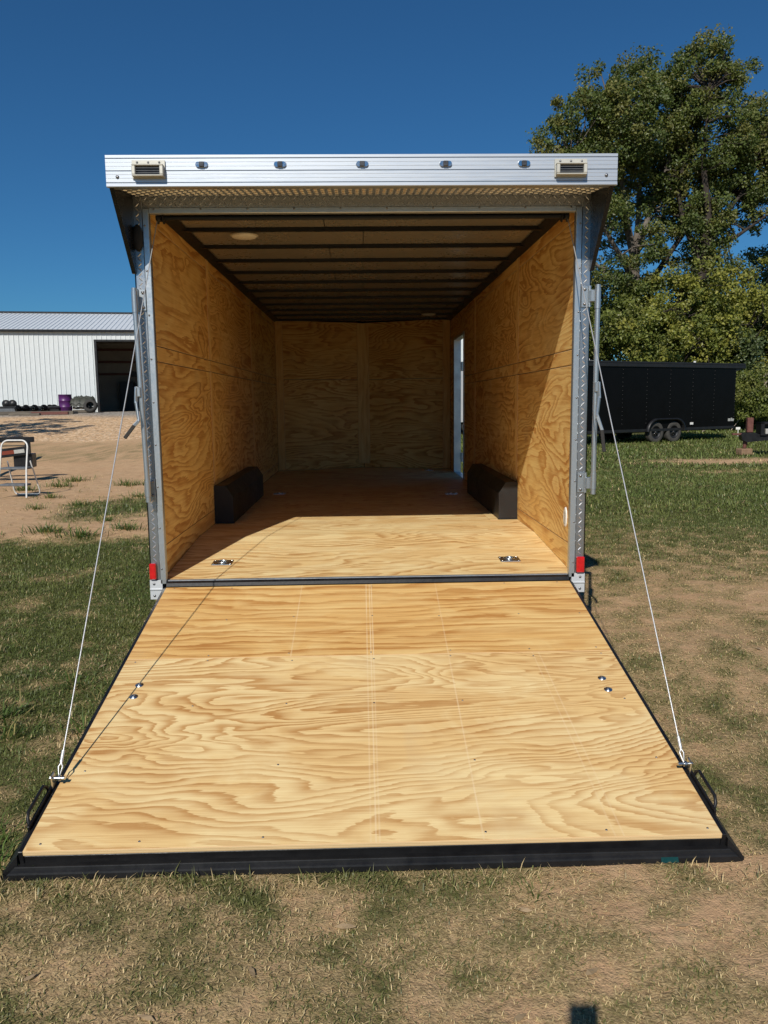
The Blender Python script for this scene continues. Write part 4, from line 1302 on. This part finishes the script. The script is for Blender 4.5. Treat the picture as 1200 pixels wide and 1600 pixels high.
axle_thing(60, 34.0, math.radians(70), 'black trailer axle, third from the drum, hub facing the camera')
axle_thing(70, 34.0, math.radians(78), 'black trailer axle, second from the purple drum, hub facing the camera')
axle_thing(86, 34.0, math.radians(74), 'black trailer axle lying right beside the purple drum')
axle_thing(49, 33.8, math.radians(66), 'black trailer axle, fourth from the drum, beside the long beams')
def beam_thing(u, Y, L, rz, label, z=0.0, w=.16, h=.16, mat='dark_timber', name='loose_timber', cat='timber'):
    q = at(u, 640, Y); g = on_ground(q.x, Y)
    o = MB().box(-L / 2, L / 2, -w / 2, w / 2, 0, h, .012).build(name, mat)
    o.location = (g.x, g.y, g.z + z); o.rotation_euler = (0, 0, rz)
    return tag(o, label, cat, 'beams and timbers by the building')
beam_thing(12, 34.2, 5.0, math.radians(6), 'long dark steel beam lying along the wall at the left edge', .06, .2, .3, 'black_satin', 'steel_channel', 'steel bar')
beam_thing(30, 33.4, 2.4, math.radians(8), 'second dark beam lying left of the axles', .02, .2, .25, 'grey_tread', 'steel_channel', 'steel bar')
beam_thing(58, 32.8, 3.2, math.radians(5), 'weathered timber on the gravel in front of the axles')
beam_thing(78, 32.6, 1.7, math.radians(-4), 'short reddish timber in front of the drum', 0, .14, .14, 'rust')
beam_thing(98, 33.2, 1.3, math.radians(24), 'short dark steel offcut lying at the foot of the drum', 0, .1, .12, 'black_satin', 'steel_channel', 'steel bar')
beam_thing(38, 32.2, 1.5, math.radians(-10), 'loose dark timber nearest the camera left of the axles', 0, .16, .1)
beam_thing(8, 32.8, 1.6, math.radians(3), 'short weathered timber at the far left under the beam')
for u, lb in ((10, 'black wheel hub on the long beam, leftmost'), (20, 'black wheel hub on the long beam, right of the other')):
    q = at(u, 640, 34.9); g = on_ground(q.x, 34.9)
    o = thing('wheel_hub', lb, 'hub', (g.x, g.y, g.z), 0, 'hubs on the beam')
    MB().box(-.13, .13, -.1, .1, 0, .34, .02).build('stand', 'dark_timber', o)
    MB().lathe([(.15, -.10), (.19, -.08), (.19, .02), (.10, .05), (.05, .09), (.001, .09)], 20, Matrix.Translation((0, 0, .47)) @ Matrix.Rotation(math.pi / 2, 4, 'X')).build('hub', 'black_satin', o)

# --- pallet stack under a dark tarp, with a tyre leaning on it
q = at(132, 645, 35.0); g = on_ground(q.x, 35.0)
stk = thing('covered_stack', 'dark tarp-covered stack of timber between the drum and the doorway', 'stack', g, math.radians(9))
for k in range(3):
    for j in range(3):
        MB().box(-.46, .46, -.4 + j * .28, -.2 + j * .28, k * .15 + .02, k * .15 + .14, .01).build('plank', 'dark_timber', stk)
bmv = []; bmf = []
N = 12
for j in range(N + 1):
    for i in range(N + 1):
        x = -.56 + 1.12 * i / N; y = -.52 + 1.04 * j / N
        e_ = max(abs(x) / .56, abs(y) / .52)
        z = .74 - .16 * e_ ** 4 + .06 * math.sin(i * 1.7 + j) + .04 * math.sin(j * 2.3) - (.16 if e_ > .95 else 0) + random.uniform(-.02, .02)
        bmv.append((x, y, z))
for j in range(N):
    for i in range(N):
        a = j * (N + 1) + i
        bmf.append((a, a + 1, a + N + 2, a + N + 1))
tb = MB(); tb.add(bmv, bmf, True)
tb.add([(p[0], p[1], p[2] - .12) for p in bmv], [f[::-1] for f in bmf], True)
tb.build('tarp', 'tarp', stk)
q = at(142, 646, 34.3); g = on_ground(q.x, 34.3)
ty = MB().lathe([(.18, -.09), (.25, -.11), (.31, -.08), (.33, 0), (.31, .08), (.25, .11), (.18, .09)], 28, Matrix.Rotation(math.radians(70), 4, 'X'), False).build('old_tyre', 'rubber')
ty.location = (g.x, g.y, g.z + .33)
tag(ty, 'old tyre leaning on the covered stack left of the doorway', 'tyre')

# --- step stool at the left edge
sx, sy = -6.0, 9.35
stool = thing('step_stool', 'white folding step stool with grey treads at the left edge', 'step stool', on_ground(sx, sy), math.radians(-8))
W2 = .24
fr = MB()
def arc(c, r, a0, a1, n, f):
    return [f(c[0] + r * math.cos(a0 + (a1 - a0) * k / n), c[1] + r * math.sin(a0 + (a1 - a0) * k / n)) for k in range(n + 1)]
def fl(x, z): return Vector((x, -.22 + .22 * z / .98, z))
fr.tube([fl(-W2 - .03, .012)] + [fl(-W2, .5)] + arc((-W2 + .12, .86), .12, math.pi, math.pi / 2, 6, fl) + arc((W2 - .12, .86), .12, math.pi / 2, 0, 6, fl) + [fl(W2, .5), fl(W2 + .03, .012)], .0145, 10)
fr.build('front_frame', 'white_tube', stool)
rb = MB()
def bl(x, z): return Vector((x, .30 - .22 * z / .62, z))
rb.tube([bl(-W2 + .03, .62)] + [bl(-W2, .10)] + arc((-W2 + .06, .07), .055, math.pi, 1.5 * math.pi, 5, bl) + arc((W2 - .06, .07), .055, 1.5 * math.pi, 2 * math.pi, 5, bl) + [bl(W2, .10), bl(W2 - .03, .62)], .012, 10)
rb.build('rear_frame', 'white_tube', stool)
for z, d in ((.22, .20), (.50, .20)):
    MB().box(-W2 + .012, W2 - .012, -.22 + .22 * z / .98 - .02, -.22 + .22 * z / .98 + d, z - .015, z + .02, .006).build('tread', 'grey_tread', stool)

# --- flatbed trailer behind the stool, cut by the left edge
fx, fy = -8.05, 12.2
flat = thing('flatbed_trailer', 'dark flatbed trailer tail behind the white step stool', 'trailer', on_ground(fx, fy), math.radians(8))
MB().box(-2.8, 1.16, .0, .09, .80, .91, .008).build('top_rail', 'black_steel', flat)
MB().box(.98, 1.08, .005, .085, .30, .80, .006).build('corner_post', 'black_steel', flat)
lw = MB().box(-2.9, .36, -.05, .05, -.09, .09, .008, mat=Matrix.Translation((.82, -.45, .62)) @ Matrix.Rotation(math.radians(-6), 4, 'Y')).build('lower_beam', 'black_steel', flat)
MB().box(.86, 1.22, -.44, -.1, .30, .58, .01).build('spring_box', 'black_steel', flat)
MB().box(-.30, .08, -.056, -.0505, -.035, .04, mat=Matrix.Translation((.82, -.45, .62)) @ Matrix.Rotation(math.radians(-6), 4, 'Y')).build('red_tape', 'orange_refl', flat)
MB().box(.08, .28, -.056, -.0505, -.035, .04, mat=Matrix.Translation((.82, -.45, .62)) @ Matrix.Rotation(math.radians(-6), 4, 'Y')).build('white_tape', 'white_refl', flat)
lk = MB()
lk.box(-.05, .05, -.04, .04, 0, .50, .006, mat=Matrix.Translation((-.45, -.46, .55)) @ Matrix.Rotation(math.radians(52), 4, 'Y'))
lk.box(-.09, .07, -.52, -.40, .80, .96, .01)
lk.build('ramp_bracket', 'black_steel', flat)
MB().tube([(-2.8, .05, .72), (.98, .05, .73)], .012, 6).build('rod', 'black_steel', flat)
for x in (-2.6, -.3): MB().box(x, x + .09, .09, 4.5, .70, .79, .006).build('frame_rail', 'black_steel', flat)
wheel('wheel', flat, -.9, 3.0, .34, 1); wheel('wheel', flat, -2.9, 3.0, .34, -1)

# --- black enclosed trailer on the right
bt = thing('parked_trailer', 'closed black enclosed trailer parked on the grass before the trees', 'trailer', (14.1, 25.6, 0), math.radians(28))
# local x runs to the front as -x; near side is y = 0
Lb = 8.2; Z0, Z1 = .40, 2.80
MB().box(-Lb, 0, 0.02, 2.46, Z0 + .08, Z1 - .02, .03).build('body', 'black_paint', bt)
n = 7
for k in range(n):
    xa_, xb_ = -Lb + k * Lb / n, -Lb + (k + 1) * Lb / n
    if xb_ < -3.0 and xa_ > -5.2: pass
    MB().box(xa_ + .004, xb_ - .004, -.004, .018, Z0 + .12, Z1 - .14, .004).build('side_panel', 'black_paint', bt)
    rv = MB()
    for j in range(14): rv.lathe([(.017, 0), (.014, .008), (.001, .012)], 6, Matrix.Translation((xb_ - .03, -.004, .72 + j * .142)) @ Matrix.Rotation(math.pi / 2, 4, 'X'))
    rv.build('rivets', 'black_satin', bt)
MB().box(-Lb - .02, .50, -.03, 2.5, Z1 - .02, Z1 + .05, .012).build('roof', 'black_satin', bt)
MB().box(-Lb, .50, -.045, -.005, Z1 - .14, Z1 - .02, .01).build('top_rail', 'black_satin', bt)
MB().prism([(0.0, Z1 - .03), (.48, Z1 - .03), (.48, Z1 - .12), (.0, Z1 - .24)], 1, 0.0, 2.46).build('spoiler', 'black_satin', bt)
MB().box(-Lb, .02, -.03, -.004, Z0 + .02, Z0 + .12, .008).build('skirt', 'black_satin', bt)
WX = (-3.28, -4.20)
for x in WX:
    t_ = wheel('wheel', bt, 0, 0, 0, 1, .385, .22, 'dusty_tyre')
    t_.matrix_local = Matrix.Translation((x, .08, .380)) @ Matrix.Rotation(-math.pi / 2, 4, 'Z')
    t_ = wheel('wheel', bt, 0, 0, 0, 1, .385, .22, 'dusty_tyre')
    t_.matrix_local = Matrix.Translation((x, 2.38, .380)) @ Matrix.Rotation(math.pi / 2, 4, 'Z')
cxw = sum(WX) / 2
fo = []
for k in range(0, 9): a = math.pi - k * math.pi / 16; fo.append((cxw - .46 + .50 * math.cos(a), .42 + .46 * math.sin(a)))
for k in range(0, 9): a = math.pi / 2 - k * math.pi / 16; fo.append((cxw + .46 + .50 * math.cos(a), .42 + .46 * math.sin(a)))
fi = [(cxw + (p[0] - cxw) * .93, .42 + (p[1] - .42) * .86) for p in fo]
n = len(fo)
fm = MB()
V = [(p[0], -.12, p[1]) for p in fo] + [(p[0], .02, p[1]) for p in fo] + [(p[0], -.12, p[1]) for p in fi] + [(p[0], .02, p[1]) for p in fi]
Fq = []
for k in range(n - 1):
    Fq += [(k, k + 1, n + k + 1, n + k), (2 * n + k, 3 * n + k, 3 * n + k + 1, 2 * n + k + 1), (k, 2 * n + k, 2 * n + k + 1, k + 1)]
fm.add(V, Fq, True)
fm.build('fender', 'black_steel', bt)
for dx, w, h in ((-.36, .14, .10), (-.20, .07, .12), (-.12, .10, .09)):
    MB().box(dx, dx + w, -.0085, -.0045, .70, .70 + h, .001).build('decal', 'white_refl', bt)
MB().box(-2.45, -2.28, -.0085, -.0045, .62, .70, .001).build('decal', 'lens_white', bt)
MB().box(-7.3, -6.55, .7, 1.4, Z1 + .05, Z1 + .10, .01).box(-7.2, -6.65, .78, 1.32, Z1 + .10, Z1 + .17, .04).build('roof_vent', 'lens_white', bt)
MB().box(-.62, -.55, 1.4, 1.47, Z1 + .05, Z1 + .2, .01).build('roof_cap', 'lens_white', bt)
jb = MB()
for yy in (.5, 1.95): jb.box(-.6, -.45, yy - .05, yy + .05, Z0 - .06, Z0 + .08)
jb.build('stabiliser', 'black_steel', bt)
MB().box(-Lb + .1, -.05, .3, 2.2, Z0 - .02, Z0 + .08).build('chassis', 'black_steel', bt)

# --- tongue of another trailer at the right edge, on a block
tg = at(1163, 700, 17.0)
tj = thing('trailer_tongue', 'rusty trailer tongue with jack entering at the right edge', 'trailer', (tg.x, 17.0, float(gz(tg.x, 17))), math.radians(-8))
MB().tube([(0, 0, .20), (.03, 0, .52)], [.05, .07], 10).build('jack_leg', 'rust', tj)
MB().box(.03, .19, -.07, .07, .62, 1.02, .012).build('jack_post', 'rust', tj)
MB().prism([(-.10, .42), (.02, .36), (.45, .40), (.45, .52), (.22, .62), (-.06, .62), (-.14, .56)], 1, -.14, .14).build('coupler', 'black_steel', tj)
MB().box(-.34, -.04, -.05, .05, .545, .60, .01).build('hitch_pin', 'rust', tj)
MB().prism([(.35, -.1), (.35, .1), (3.2, 1.0), (3.2, .85)], 2, .40, .53).build('rail', 'black_steel', tj)
MB().prism([(.35, -.1), (.35, .1), (3.2, -.85), (3.2, -1.0)], 2, .405, .535).build('rail', 'black_steel', tj)
bx = MB(); bx.box(.34, .44, -.2, .2, .56, .90, .01); bx.box(.34, 1.5, -.2, .2, .84, .90, .01); bx.box(.34, 1.5, -.2, .2, .54, .58, .01); bx.box(1.4, 1.5, -.2, .2, .56, .90, .01); bx.box(.44, 1.4, .1, .14, .58, .84)
bx.build('battery_box', 'black_steel', tj)
MB().box(.48, 1.2, -.16, .09, .581, .72, .01).build('box_liner', 'white_refl', tj)
MB().box(3.1, 7.0, -1.1, 1.1, .45, .60).build('deck', 'dark_timber', tj)
wheel('wheel', tj, 5.0, 0, .34, 1).matrix_local = Matrix.Translation((5.2, -1.2, .345)) @ Matrix.Rotation(-math.pi / 2, 4, 'Z')
wheel('wheel', tj, 5.0, 0, .34, 1).matrix_local = Matrix.Translation((5.2, 1.2, .345)) @ Matrix.Rotation(math.pi / 2, 4, 'Z')
blk = MB().box(-.17, .17, -.14, .14, 0, .185, .02).build('wood_block', 'tan_block'); blk.location = tj.location; blk.rotation_euler = (0, 0, .2)
tag(blk, 'tan wooden block under the rusty tongue jack', 'block')

# --- seen through the side doorway: grey trailer and a white shed behind it
gt = thing('grey_trailer', 'grey sided trailer seen through the side doorway', 'trailer', (4.6, 33.0, 0), math.radians(4))
MB().box(-3.2, 3.2, 0, 2.4, .55, 3.35, .03).build('body', 'grey_siding', gt)
for k in range(16):
    MB().box(-3.2 + k * .4 + .01, -3.2 + (k + 1) * .4 - .01, -.025, -.002, .58, 3.25, .008).build('side_panel', 'grey_siding', gt)
MB().box(-3.2, 3.2, -.03, 2.43, 3.26, 3.36, .01).build('roof_rail', 'grey_tread', gt)
MB().box(-3.0, 3.0, .1, 2.3, .28, .55, .01).build('chassis', 'black_steel', gt)
for x in (-.6, .4):
    wheel('wheel', gt, 0, 0, 0, 1).matrix_local = Matrix.Translation((x, .14, .345)) @ Matrix.Rotation(-math.pi / 2, 4, 'Z')
    wheel('wheel', gt, 0, 0, 0, 1).matrix_local = Matrix.Translation((x, 2.2, .345)) @ Matrix.Rotation(math.pi / 2, 4, 'Z')
shd = thing('white_shed', 'white metal shed behind the grey trailer, seen through the doorway', 'building', (1.5, 44, 0), 0)
m_s = rib_panel(PW, 5.6).mesh('wall_panel')
for k in range(8):
    o = new('wall_panel', m_s, 'white_metal', shd); o.location = (k * PW, 0, 0)
MB().box(0, 8 * PW, .03, 6, 0, 5.58).build('shell', 'white_metal', shd)
MB().prism([(-.2, 5.6), (6.2, 5.6), (3.0, 6.9)], 0, -.15, 8 * PW + .15).build('roof', 'roof_metal', shd)

# --- small white garden marker on the far grass
mk = at(1154, 655, 27.0)
mk = on_ground(mk.x, 27.0)
o = MB().box(-.012, .012, -.012, .012, 0, .30).box(-.09, .09, -.01, .01, .30, .40, .01).build('ground_marker', 'lens_white')
o.location = mk; tag(o, 'small white marker stake in the grass right of the black trailer', 'marker')


# ================================================================== TREES
def limb(mb, pts, r0, r1, seg=7, wob=.0):
    n = len(pts)
    P = []
    for i, p in enumerate(pts):
        P.append(Vector(p) + (Vector((random.gauss(0, wob), random.gauss(0, wob), random.gauss(0, wob))) if 0 < i else Vector()))
    R = [r0 + (r1 - r0) * i / (n - 1) for i in range(n)]
    mb.tube(P, R, seg, False)
    return P


def leaves(centres, rad, per, size, pal, flat=.8):
    """leaf-sized quads, folded, gathered in clumps round the given centres"""
    c = np.repeat(np.asarray(centres, float), per, axis=0)
    rr = np.repeat(np.asarray(rad, float), per)
    n = len(c)
    d = RNG.normal(0, 1, (n, 3)); d /= np.linalg.norm(d, axis=1)[:, None]
    P = c + d * (rr * RNG.uniform(.15, 1, n) ** .6)[:, None] * np.array([1, 1, flat])
    nrm = RNG.normal(0, 1, (n, 3)) + np.array([-.25, -.45, .55]) + d * .5
    nrm /= np.linalg.norm(nrm, axis=1)[:, None]
    t = np.cross(nrm, RNG.normal(0, 1, (n, 3))); t /= np.linalg.norm(t, axis=1)[:, None]
    b = np.cross(nrm, t)
    s = size * RNG.uniform(.6, 1.35, n)[:, None]
    V = np.stack([P - t * s * .5, P + b * s * .36 + nrm * s * .10 + t * s * .05, P + t * s * .55 - nrm * s * .06, P - b * s * .36 + nrm * s * .10 + t * s * .05], 1).reshape(-1, 3)
    i = np.arange(n)[:, None] * 4
    Fa = (i[:, :, None] + np.array([[0, 1, 2], [0, 2, 3]])[None]).reshape(-1, 3)
    pal = np.asarray(pal, float)
    ci = np.repeat(RNG.integers(0, len(pal), len(centres)), per)
    k = RNG.uniform(0, 1, n)[:, None]
    col = pal[ci] * (1 - k * .5) + pal[RNG.integers(0, len(pal), n)] * k * .5
    col = col * RNG.uniform(.7, 1.3, n)[:, None]
    return V, Fa, np.repeat(col, 4, axis=0)


def crown_points(lobes, n, shell=.55):
    """clump centres through lobes (centre, radius), more near the skin"""
    vol = np.array([l[1] ** 2.2 for l in lobes]); vol = vol / vol.sum()
    idx = RNG.choice(len(lobes), n, p=vol)
    C = np.array([tuple(l[0]) for l in lobes])[idx]; Rr = np.array([l[1] for l in lobes])[idx]
    d = RNG.normal(0, 1, (n, 3)); d /= np.linalg.norm(d, axis=1)[:, None]
    return C + d * (Rr * RNG.uniform(shell, 1.0, n) ** .8)[:, None]


def tree(name, label, base, skel, lobes, clumps, per, size, pal, clump_r, bark='bark', cat='tree', group=None, twig=.035, every=3):
    root = thing(name, label, cat, base, 0, group)
    B = Vector(base)
    mb = MB(); nodes = []
    for pts, r0, r1 in skel:
        P = limb(mb, [Vector(p) - B for p in pts], r0, r1, 8, r0 * .12)
        for a, b in zip(P[:-1], P[1:]):
            for k in range(4): nodes.append(a.lerp(b, k / 4))
        nodes.append(P[-1])
    L2 = [(np.array(Vector(c) - B), r) for c, r in lobes]
    cp = crown_points(L2, clumps)
    na = np.array([tuple(q) for q in nodes])
    for c in cp[::every]:
        j = int(np.argmin(np.linalg.norm(na - c, axis=1) + .25 * np.maximum(na[:, 2] - c[2], 0)))
        a = Vector(na[j]); e_ = Vector(c)
        mid = a.lerp(e_, .5) + Vector((random.gauss(0, .12), random.gauss(0, .12), .10 * (e_ - a).length))
        mb.tube([a, mid, e_], [twig * 1.6, twig, twig * .3], 4, False)
    mb.build('trunk', bark, root)
    V, Fa, C = leaves(cp, clump_r * RNG.uniform(.6, 1.3, len(cp)), per, size, pal)
    new('crown', raw_mesh('crown', V, Fa, C), 'leaf', root)
    return root


PAL_OAK = [(.095, .13, .032), (.115, .15, .036), (.155, .175, .044), (.075, .105, .028), (.20, .19, .052)]
PAL_YEL = [(.27, .27, .05), (.21, .23, .045), (.32, .30, .06), (.15, .18, .038)]
PAL_MID = [(.15, .18, .038), (.185, .21, .044), (.11, .14, .032), (.22, .225, .055)]
PAL_DRK = [(.055, .08, .024), (.075, .105, .03), (.045, .065, .022)]
PAL_PAL = [(.10, .135, .05), (.12, .15, .055), (.085, .12, .045)]

YT = 38.0
S = (YT - CAM.y) / F_PX


def lob(u, v, rpx, dy=0.0, Y=YT):
    return (at(u, v, Y + dy), rpx * (Y + dy - CAM.y) / F_PX)


b1 = at(998, 470, YT); b1.z = 0.0
tree('shade_tree', 'tall leafy tree with forked pale trunk behind the black trailer', b1,
     [([b1, at(1000, 520, YT), at(990, 440, YT), at(991, 405, YT)], .36, .27),
      ([at(991, 405, YT), at(978, 345, YT - .3), at(973, 300, YT - .6), at(965, 230, YT - .4), at(955, 170, YT)], .22, .05),
      ([at(991, 405, YT), at(996, 350, YT + .5), at(1000, 290, YT + .6), at(1005, 220, YT + .8), at(1010, 160, YT + .6)], .2, .03),
      ([at(991, 405, YT), at(1008, 350, YT), at(1020, 310, YT + .4), at(1045, 250, YT), at(1060, 200, YT)], .20, .05),
      ([at(990, 440, YT), at(968, 400, YT - .8), at(950, 366, YT - 1.4), at(925, 320, YT - 1.5), at(890, 250, YT - 1)], .16, .04),
      ([at(992, 450, YT), at(960, 435, YT - .6), at(930, 412, YT - 1.0), at(905, 405, YT - 1)], .12, .03)],
     [lob(960, 235, 62), lob(905, 190, 48, -1), lob(935, 150, 45), lob(1000, 140, 50), lob(870, 222, 36, -1), lob(1040, 215, 60, 1), lob(985, 290, 52, 1), lob(925, 270, 45, -1), lob(1060, 160, 45), lob(1010, 110, 22), lob(1040, 320, 40, 1), lob(925, 425, 20), lob(935, 385, 18), lob(985, 190, 60, -2), lob(960, 330, 30, -1), lob(1050, 270, 42), lob(955, 335, 30, -1.5), lob(1015, 345, 22, -1.5), lob(980, 425, 26, -1.5), lob(1010, 455, 24, -1.5), lob(950, 440, 22, -1.5), lob(1035, 375, 26, -1), lob(1015, 400, 24, -1.5), lob(968, 385, 22, 1)],
     690, 105, .135, PAL_OAK, .52, every=2)
b2 = at(1096, 470, YT - 1.5); b2.z = 0.0
Y2 = YT - 1.5
tree('shade_tree', 'tallest tree at the right with dark leaning trunk and dense crown', b2,
     [([at(1030, 700, Y2).lerp(b2, .5) * 0 + b2, at(1088, 520, Y2), at(1090, 450, Y2), at(1100, 400, Y2)], .30, .25),
      ([at(1100, 400, Y2), at(1108, 330, Y2), at(1098, 250, Y2), at(1105, 190, Y2), at(1108, 140, Y2)], .22, .03),
      ([at(1100, 400, Y2), at(1130, 340, Y2 - .5), at(1160, 300, Y2 + .8), at(1180, 260, Y2 + 1.2)], .15, .04),
      ([at(1096, 410, Y2), at(1070, 350, Y2 + .8), at(1060, 300, Y2 + 1), at(1075, 220, Y2 + 1)], .18, .05),
      ([at(1100, 390, Y2), at(1150, 370, Y2 + .6), at(1210, 330, Y2 + .6)], .15, .04),
      ([at(1030, 640, Y2 + 1), at(1012, 480, Y2 + 1), at(1024, 430, Y2 + 1), at(1050, 390, Y2 + .8), at(1080, 350, Y2 + .6)], .2, .1)],
     [lob(1090, 125, 55), lob(1110, 88, 32), lob(1075, 95, 24), lob(1150, 160, 45), lob(1165, 110, 22), lob(1110, 215, 68, -1), lob(1165, 255, 58), lob(1135, 310, 55), lob(1090, 300, 50, 1), lob(1105, 375, 42, -1), lob(1185, 325, 38), lob(1205, 215, 50), lob(1230, 290, 62), lob(1250, 180, 60), lob(1065, 250, 45), lob(1085, 345, 40, 1), lob(1115, 420, 34, -1), lob(1075, 410, 30), lob(1050, 345, 24, 1), lob(1095, 455, 30, -1.5), lob(1130, 430, 30, -1), lob(1060, 440, 26, -1.2), lob(1105, 330, 36, -2)],
     740, 105, .135, PAL_OAK, .52, 'bark_dark', every=2)

# understorey and the wood's edge, left to right
UND = [(905, 423, 470, 41.5, PAL_DRK, 'dark green tree rising just right of the open trailer'),
       (950, 438, 500, 39.5, PAL_MID, 'mid green bushy tree under the forked tree'),
       (1000, 468, 520, 37.0, PAL_MID, 'broad leafy tree directly above the black trailer roof'),
       (1055, 428, 480, 36.0, PAL_YEL, 'yellow-green tree between the two tall trunks'),
       (1065, 478, 530, 36.5, PAL_MID, 'loose green tree right of centre above the black trailer'),
       (1110, 470, 510, 38.5, PAL_DRK, 'dark leafy tree under the leaning trunk'),
       (1150, 432, 470, 36.4, PAL_YEL, 'bright yellow-green tree right of the leaning trunk'),
       (1130, 513, 560, 36.0, PAL_PAL, 'thin pale tree behind the black trailer end'),
       (1190, 388, 440, 43.0, PAL_PAL, 'tall pale green tree at the right edge'),
       (1215, 448, 500, 38.0, PAL_DRK, 'dark tree at the right edge of the wood'),
       (1290, 430, 470, 40.0, PAL_MID, 'green tree just beyond the right edge'),
       (890, 500, 520, 38.0, PAL_MID, 'bushy tree partly hidden by the open trailer')]
for u, vt, vm, Y, pal, lb in UND:
    b = at(u, 600, Y); b.z = 0.0
    top = at(u, vt, Y)
    h = top.z * 1.06
    lbs = [((b.x + random.uniform(-.5, .5), Y, h * .84), h * .15), ((b.x + random.uniform(-1, 1), Y, h * .78), h * .17), ((b.x + random.uniform(-1, 1), Y, h * .7), h * .18)]
    for k in range(11):
        zz = h * random.uniform(.16, .86); rr = h * .17 * random.uniform(.8, 1.25)
        lbs.append(((b.x + random.uniform(-1, 1) * h * .26, Y + random.uniform(-1, 1) * h * .2, zz), rr))
    sk = [([b, (b.x + .1, Y, h * .3), (b.x - .15, Y, h * .6), (b.x + .1, Y, h * .9)], .13, .03)]
    for k in range(4):
        a = random.uniform(0, 6.28); z0_ = h * random.uniform(.2, .5)
        sk.append(([(b.x, Y, z0_), (b.x + .9 * math.cos(a), Y + .9 * math.sin(a), z0_ + h * .16), (b.x + 1.8 * math.cos(a), Y + 1.8 * math.sin(a), z0_ + h * .26)], .07, .02))
    tree('woodland_tree', lb, b, sk, lbs, 250, 72, .15, pal, .5, 'bark_dark', group='trees at the edge of the wood', every=5, twig=.022)

bl_ = Vector((-15.2, 17.5, float(gz(-15.2, 17.5))))
tree('shade_tree', 'tree beyond the left edge whose shadow streaks the gravel', bl_,
     [([bl_, bl_ + Vector((.1, .1, 3)), bl_ + Vector((-.2, 0, 6)), bl_ + Vector((0, 0, 9))], .26, .06)] +
     [([bl_ + Vector((0, 0, 4 + k * .6)), bl_ + Vector((1.2 * math.cos(k * 1.9), 1.2 * math.sin(k * 1.9), 5.2 + k * .6)), bl_ + Vector((2.4 * math.cos(k * 1.9), 2.4 * math.sin(k * 1.9), 6 + k * .6))], .09, .03) for k in range(5)],
     [(bl_ + Vector((1.7 * math.cos(k * 2.4), 1.7 * math.sin(k * 2.4), 5.6 + k * .5)), 1.15) for k in range(8)], 70, 45, .17, PAL_OAK, .45, every=2)
for u, v, Y, r, pal, lb in ((1175, 590, 32.0, 1.0, PAL_MID, 'bright green shrub right of the black trailer'), (1200, 640, 33.5, .8, PAL_MID, 'low shrub at the right edge under the fallen branch'), (1160, 632, 34.5, .7, PAL_MID, 'small weedy shrub behind the black trailer end'),
                            (1225, 600, 34.0, 1.1, PAL_DRK, 'dark shrub at the right edge'), (1185, 610, 36.0, 1.3, PAL_DRK, 'dark green shrub behind the bright green one'), (1250, 620, 37.0, 1.6, PAL_MID, 'wide shrub beyond the right edge')):
    c = at(u, v, Y); b = Vector((c.x, Y, 0.0))
    h = max(c.z + r * .5, r)
    lbs = [((c.x + random.uniform(-.6, .6) * r, Y + random.uniform(-.4, .4) * r, h * random.uniform(.35, .8)), r * random.uniform(.45, .7)) for k in range(6)]
    lbs.append(((c.x, Y, h * .3), r * .6))
    sk = [([b, (b.x + random.uniform(-.3, .3), Y, h * .4), (b.x + random.uniform(-.5, .5), Y, h * .8)], .03, .01) for k in range(3)]
    tree('shrub', lb, b, sk, lbs, 110, 60, .095, pal, .32, 'bark_dark', 'shrub', 'shrubs at the edge of the wood', .012, 4)

# fallen bleached branches at the right edge
for (u0, v0), (u1, v1), Y, r, lb in (((1180, 601), (1215, 570), 33.0, .07, 'thick bleached fallen branch leaning at the right edge'), ((1183, 617), (1212, 578), 33.4, .04, 'thin bleached branch below the thick fallen one'), ((1158, 622), (1184, 606), 33.3, .03, 'thin broken stick left of the fallen branches')):
    a, b = at(u0, v0, Y), at(u1, v1, Y + .6)
    d = (a - b).normalized()
    g = a + d * max(0.0, (a.z - .05) / max(-d.z, .05))
    g = Vector((g.x, g.y, .03))
    mb = MB()
    root = thing('fallen_branch', lb, 'branch', (g.x, g.y, 0), 0, 'bleached fallen branches')
    rel = lambda q: Vector(q) - Vector((g.x, g.y, 0))
    limb(mb, [rel(g), rel(g.lerp(a, .55)), rel(a), rel(a.lerp(b, .5)), rel(b)], r * .55, r, 8, r * .25)
    mb.build('stem', 'bare_wood', root)
    tw = MB(); q0 = rel(a.lerp(b, .35)); tw.tube([q0, q0 + Vector((.15, -.1, -.45)), q0 + Vector((.1, -.1, -1.0))], [r * .4, r * .3, r * .15], 5)
    tw.build('side_twig', 'bare_wood', root)

# ================================================================== the photographer's phone (out of view; its shadow falls on the grass)
ph = thing('smartphone', 'black smartphone held up by the photographer, casting the small shadow', 'phone', CAM)
ph.matrix_world = Matrix(((CR.x, CU.x, -CF.x, CAM.x), (CR.y, CU.y, -CF.y, CAM.y), (CR.z, CU.z, -CF.z, CAM.z), (0, 0, 0, 1)))
MB().box(-.028, .050, -.120, .042, .012, .021, .003).build('body', 'black_satin', ph)
MB().box(-.025, .047, -.116, .038, .0211, .0218).build('screen', 'dark_lens', ph)
MB().lathe([(.009, 0.0), (.009, .0118)], 20, Matrix.Translation((-.012, .026, 0))).build('lens_ring', 'black_satin', ph)
